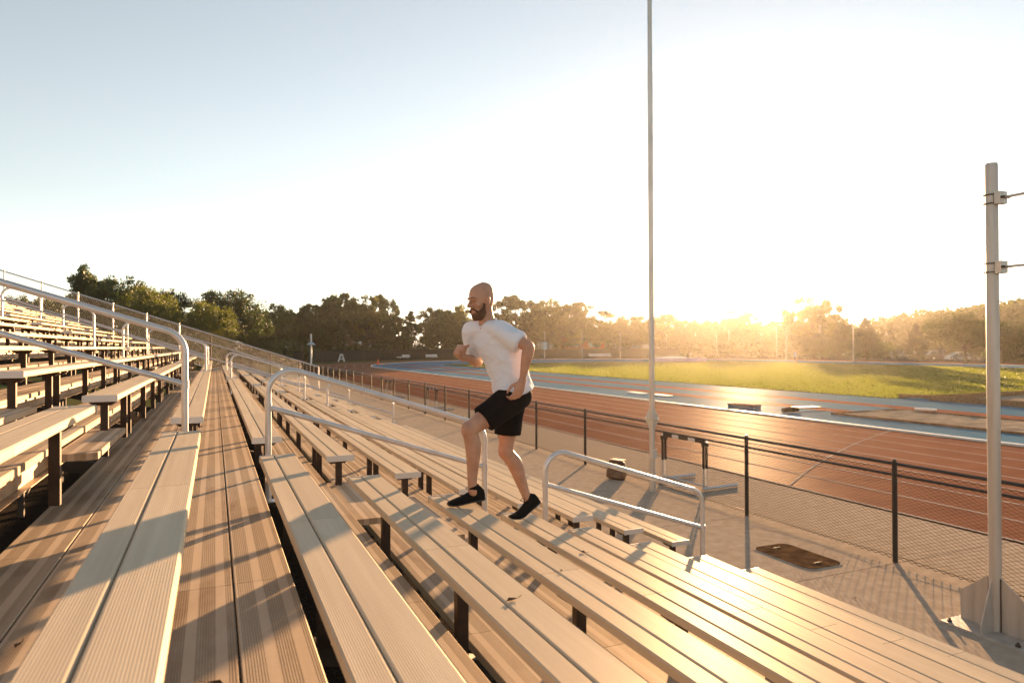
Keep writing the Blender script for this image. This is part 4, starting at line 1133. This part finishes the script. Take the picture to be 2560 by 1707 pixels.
M_SKIN = mat('skin', (.46, .25, .165), .52); g = N(M_SKIN)
g.b.inputs['Subsurface Weight'].default_value = .12; g.b.inputs['Subsurface Radius'].default_value = (.02, .008, .004)
v_ = g.coord('Object'); g.col(g.ramp(g.noise(v_, 14, 5), [(.3, (.38, .20, .128)), (.7, (.49, .28, .19))])); g.bump(g.noise(v_, 120, 3), .12, .002)
me = remesh('person', skin, .0052, M_SKIN, 5); shift(me, ROOT)
runner = place('person', me, None, ROOT); tag(runner, 'bald bearded man in white t-shirt and black shorts running up the benches', 'person')

# clothes
def fabric(name, c, rough, bs=260):
    m = mat(name, c, rough); gg = N(m); vv = gg.coord('Object'); gg.bump(gg.noise(vv, bs, 2), .15, .001); m.node_tree.nodes['Principled BSDF'].inputs['Specular IOR Level'].default_value = .1; return m
M_SHIRT = fabric('skylit white jersey', (.71, .77, .88), .85); gg = N(M_SHIRT)  # white cloth; blue skylight of its shaded side put into the base colour
tl = gg.n('ShaderNodeBsdfTranslucent'); tl.inputs['Color'].default_value = (.8, .75, .75, 1); ms = gg.n('ShaderNodeMixShader'); ms.inputs[0].default_value = .10
gg.l(gg.b.outputs[0], ms.inputs[1]); gg.l(tl.outputs[0], ms.inputs[2]); gg.l(ms.outputs[0], gg.t.nodes['Material Output'].inputs['Surface'])
M_SHORT = fabric('black shorts cloth', (.009, .008, .008), .9)
M_SHOE = fabric('black knit shoe', (.010, .010, .010), .85)
M_BEARD = noisy('brown beard', (.075, .036, .018), (.13, .065, .032), 90, .8, 0, 220, .8, .004, coords='obj')

sm = MB()
ST = [(V(2.072, 4.712, -.355), .196, .158, 0), (V(2.055, 4.714, -.30), .192, .150, 0), (V(2.03, 4.718, -.20), .182, .140, .3), (V(1.992, 4.724, -.08), .186, .140, .6), (V(1.948, 4.733, .02), .194, .140, .9),
      (V(1.908, 4.742, .095), .192, .122, 1), (V(1.884, 4.747, .140), .140, .088, 1), (V(1.874, 4.75, .160), .100, .074, 1)]
ringloft(sm, torso(0, ST), 28, .95)
def sleeve(s_, e_, t1, r0, r1):
    limb_pts = [(*lerp(s_, e_, -.05), r0 * .8, r0 * .8), (*lerp(s_, e_, .08), r0, r0 * 1.03), (*lerp(s_, e_, .4), (r0 + r1) / 2, (r0 + r1) / 2 * 1.05), (*lerp(s_, e_, t1), r1, r1 * 1.1)]
    Q = cr(limb_pts, 4); m = len(Q); rings = []
    for i, q in enumerate(Q):
        t = (Vector(Q[min(i + 1, m - 1)][:3]) - Vector(Q[max(i - 1, 0)][:3])).normalized(); sd_ = Vector((.2, .8, .5)); u = (sd_ - t * sd_.dot(t)).normalized()
        rings.append((Vector(q[:3]), u * q[3], t.cross(u) * q[4]))
    ringloft(sm, rings, 18)
for q_, e_, t1 in ((J['ls'], J['le'] + Vector((0, 0, -.01)), .74), (J['rs'], J['re'], .72)):
    nb_ = J['nb'] + Vector((.006, .004, -.058))
    limb(sm, [(*lerp(nb_, q_, -.1), .060, .050), (*lerp(nb_, q_, .35), .070, .058), (*(lerp(nb_, q_, .75) + Vector((0, 0, -.006))), .074, .066), (*(q_ + Vector((0, 0, -.012))), .074, .072)], side=(1, 0, 0))
    ball(sm, q_ + Vector((0, 0, -.012)), ((.078, 0, 0), (0, .078, 0), (0, 0, .076)), 16, 10)
    sleeve(q_ + Vector((0, 0, -.012)), e_, t1, .074, .076)
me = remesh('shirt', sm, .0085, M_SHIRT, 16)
for v in me.vertices:       # cloth folds
    p = v.co; z = p.z - CAMZ
    f = mnoise.noise((p.x * 6 + p.z * 7, p.y * 6 - p.z * 3, p.z * 16 + p.x * 10)) * .6 + mnoise.noise((p.x * 14, p.y * 14, p.z * 22 + p.x * 18)) * .35
    k = .007 + .010 * max(0, min(1, (-.02 - z) / .3))
    q = Vector((p.x * 5 + p.z * 9, p.y * 8, p.z * 10 - p.x * 9))
    fold = (1 - abs(mnoise.noise(q))) ** 4 * .0065 + (1 - abs(mnoise.noise(q * 2.1 + Vector((5, 2, 1))))) ** 5 * .003
    v.co = p + v.normal * (f * k + (fold - .002) * (1 if z < .12 else .4))
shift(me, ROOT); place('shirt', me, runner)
# collar ring
mb = MB(); Q = []
for i in range(25):
    a = 2 * PI * i / 24; lat = sh_lat; fr = Vector((-.92, -.38, 0)).normalized()
    Q.append(V(1.866, 4.747, .176) + lat * .070 * math.cos(a) + fr * .066 * math.sin(a) + Vector((0, 0, -.034 * math.sin(a) + .004)) - ROOT)
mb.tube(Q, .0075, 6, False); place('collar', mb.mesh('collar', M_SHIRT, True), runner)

hs = MB()
ringloft(hs, torso(.016, TORSO[:3]), 24)
def leg_short(h_, k_, t1, r0, r1, up):
    pts = [(*lerp(h_, k_, -.12), r0 * .9, r0 * .9), (*lerp(h_, k_, .08), r0, r0 * 1.05), (*lerp(h_, k_, .4), (r0 + r1) / 2, (r0 + r1) / 2 * 1.04), (*lerp(h_, k_, t1), r1, r1 * 1.05)]
    Q = cr(pts, 5); m = len(Q); rings = []
    for i, q in enumerate(Q):
        t = (Vector(Q[min(i + 1, m - 1)][:3]) - Vector(Q[max(i - 1, 0)][:3])).normalized()
        if i > m - 4: t = t.lerp(Vector(up), .25 * (i - m + 4) / 3).normalized()
        sd_ = Vector((0, 1, 0)); u = (sd_ - t * sd_.dot(t)).normalized()
        rings.append((Vector(q[:3]), u * q[3], t.cross(u) * q[4]))
    ringloft(hs, rings, 20)
leg_short(J['lh'], J['lk'], .70, .110, .098, (-.8, 0, -.9))
leg_short(J['rh'], J['rk'], .70, .112, .100, (0, 0, -1))
ball(hs, V(2.115, 4.72, -.375), ((.085, 0, 0), (0, .15, 0), (0, 0, .105)))
me = remesh('shorts', hs, .008, M_SHORT, 5)
for v in me.vertices:
    p = v.co; f = mnoise.noise((p.x * 9, p.y * 9, p.z * 9)); v.co = p + v.normal * f * .006
shift(me, ROOT); place('shorts', me, runner)

# beard and moustache, eyebrows, eyes
bm_ = MB()
ringloft(bm_, [(hp((f + b) / 2, 0, u), hl * w_ * HS, hf * (f - b) / 2 * HS) for u, f, b, w_ in ((-.138, .066, .022, .018), (-.130, .082, .006, .034), (-.114, .090, -.010, .049), (-.096, .091, -.020, .058), (-.080, .085, -.022, .0625), (-.066, .070, -.020, .0645))], 22)
for s_ in (-1, 1):
    limb(bm_, [(*hp(.062, s_ * .054, -.078), .020, .011), (*hp(.036, s_ * .064, -.058), .022, .008), (*hp(.030, s_ * .070, -.035), .014, .005), (*hp(.030, s_ * .072, -.015), .008, .003)], side=hf, sub=4, n=10)
    limb(bm_, [(*hp(.093, s_ * .004, -.046), .006, .006), (*hp(.088, s_ * .020, -.052), .007, .006), (*hp(.074, s_ * .036, -.070), .009, .007), (*hp(.070, s_ * .040, -.090), .012, .008)], side=hu, sub=3, n=8)
me = remesh('beard', bm_, .004, M_BEARD, 3)
for v in me.vertices: v.co += v.normal * mnoise.noise(v.co * 90) * .003
shift(me, ROOT); place('beard', me, runner)
M_EYE = mat('eye', (.05, .03, .02), .3); M_LIP = mat('lips', (.40, .16, .12), .5)
for s_ in (-1, 1):
    mb = MB(); limb(mb, [(*(hp(.083, s_ * .050, .030) - ROOT),   .002, .002), (*(hp(.094, s_ * .030, .034) - ROOT), .0032, .003), (*(hp(.097, s_ * .012, .030) - ROOT), .0025, .003)], side=hu, sub=3, n=8)
    place('eyebrow', mb.mesh('eyebrow', M_BEARD, True), runner)
    mb = MB(); limb(mb, [(*(hp(.077, s_ * .044, .006) - ROOT), .0015, .003), (*(hp(.0845, s_ * .032, .005) - ROOT), .0032, .003), (*(hp(.084, s_ * .018, .004) - ROOT), .0015, .003)], side=hu, sub=3, n=8)
    place('eye', mb.mesh('eye', M_EYE, True), runner)
mb = MB(); limb(mb, [(*(hp(.082, .019, -.080) - ROOT), .003, .004), (*(hp(.094, 0, -.081) - ROOT), .005, .005), (*(hp(.082, -.019, -.080) - ROOT), .003, .004)], side=hu, sub=3, n=8)
place('lip', mb.mesh('lip', M_LIP, True), runner)

# shoes
M_SOLE = mat('shoe sole', (.022, .02, .019), .6)
def shoe(heel, toe, ankle, lab, bend=0.0, up=(0, 0, 1)):
    heel, toe = Vector(heel), Vector(toe); f = (toe - heel); L = f.length; f.normalize()
    s_ = f.cross(Vector(up)).normalized(); u = s_.cross(f)
    mb = MB()
    prof = [(0, .012, .060, .020), (.03, .0, .088, .031), (.12, .0, .098, .034), (.24, .0, .094, .035), (.36, .0, .082, .037), (.50, .0, .066, .042), (.64, .0, .055, .048), (.78, .0, .046, .049), (.90, .003, .038, .043), (.97, .008, .030, .030), (1.0, .014, .024, .014)]
    def bendp(t): 
        d = max(0, t - .62); return u * (bend * d * d * L * 2.2)
    ringloft(mb, [(heel + f * L * t + u * (zb + zt_) / 2 + bendp(t), s_ * w_, u * (zt_ - zb) / 2) for t, zb, zt_, w_ in prof], 18, .85)
    limb(mb, [(*(heel + f * L * .17 + u * .07), .036, .046), (*ankle, .037, .044)], side=s_, sub=3)
    me = remesh('shoe', mb, .005, M_SHOE, 4); shift(me, ROOT); sh = place('shoe', me, runner); sh['label'] = lab
    mb = MB(); ringloft(mb, [(heel + f * L * t + u * (zb + .006) + bendp(t), s_ * (w_ + .003), u * .009) for t, zb, zt_, w_ in prof], 18, .85)
    me = remesh('sole', mb, .004, M_SOLE, 3); shift(me, ROOT); place('sole', me, sh)
    mb = MB()
    for i in range(5):
        t = .32 + .065 * i; z = .094 - .011 * i - (0.004 if i > 2 else 0)
        mb.tube([heel + f * L * t - s_ * .024 + u * (z - .010) - ROOT, heel + f * L * (t + .02) + u * z - ROOT, heel + f * L * t + s_ * .024 + u * (z - .010) - ROOT], .0035, 5)
    b0 = heel + f * L * .34 + u * .097 - ROOT
    for q in (1, -1): mb.tube([b0, b0 + s_ * .018 * q + u * .012 + f * .012, b0 + s_ * .032 * q + u * .002 + f * .03, b0 + s_ * .018 * q - u * .010 + f * .02], .003, 5)
    place('laces', mb.mesh('laces', M_SHOE, True), sh)
shoe(V(1.815, 4.675, -1.118), V(1.525, 4.665, -1.143), J['la'] + Vector((0, 0, .01)), 'black shoe landing flat on the upper bench')
shoe(V(2.318, 4.785, -1.205), V(2.085, 4.780, -1.352), J['ra'] + Vector((0, 0, .0)), 'black shoe pushing off with its heel raised', .55, (.55, 0, .85))

# far player standing on the infield
pl = MB(); px_, py_ = 81.5, 78.5
limb(pl, [(px_, py_ - .12, .05, .06, .06), (px_, py_ - .11, .5, .07, .07), (px_, py_ - .09, .95, .10, .10)], side=(0, 1, 0)); limb(pl, [(px_ + .1, py_ + .16, .05, .06, .06), (px_ + .04, py_ + .13, .5, .07, .07), (px_, py_ + .09, .95, .10, .10)], side=(0, 1, 0))
limb(pl, [(px_, py_, .9, .18, .13), (px_, py_, 1.2, .19, .13), (px_, py_, 1.42, .20, .11), (px_, py_, 1.52, .07, .07)], side=(0, 1, 0)); ball(pl, (px_, py_, 1.68), ((.09, 0, 0), (0, .08, 0), (0, 0, .12)))
for s_ in (-1, 1): limb(pl, [(px_, py_ + s_ * .21, 1.40, .05, .05), (px_ - .03, py_ + s_ * .27, 1.12, .045, .045), (px_ - .12, py_ + s_ * .25, .88, .04, .04)], side=(0, 1, 0))
me = remesh('person', pl, .03, M_SKIN, 2); shift(me, Vector((px_, py_, 0))); pp = place('person', me, None, (px_, py_, 0)); tag(pp, 'small far player in a light blue top standing on the grass', 'person')
sm = MB(); limb(sm, [(px_, py_, .85, .20, .15), (px_, py_, 1.2, .22, .16), (px_, py_, 1.42, .23, .13), (px_, py_, 1.50, .09, .09)], side=(0, 1, 0))
me = remesh('shirt', sm, .03, mat('light blue shirt', (.35, .5, .7), .8), 2); shift(me, Vector((px_, py_, 0))); place('shirt', me, pp)
sm = MB(); limb(sm, [(px_, py_, .55, .17, .15), (px_, py_, .9, .19, .15)], side=(0, 1, 0)); me = remesh('shorts', sm, .03, M_SHORT, 2); shift(me, Vector((px_, py_, 0))); place('shorts', me, pp)

# ================================================================= HAZE
mh_ = bpy.data.materials.new('haze air'); mh_.use_nodes = True; t_ = mh_.node_tree; t_.nodes.clear()
pv = t_.nodes.new('ShaderNodeVolumePrincipled'); ot = t_.nodes.new('ShaderNodeOutputMaterial')
pv.inputs['Color'].default_value = (.96, .92, .84, 1); pv.inputs['Density'].default_value = HAZE_DENSITY; pv.inputs['Anisotropy'].default_value = HAZE_G
t_.links.new(pv.outputs[0], ot.inputs['Volume'])
mb = MB(); mb.box(-302, 702, -302, 702, -1.06, 24)
o = place('haze', mb.mesh('haze', mh_)); tag(o, 'thin golden evening haze', kind='stuff')
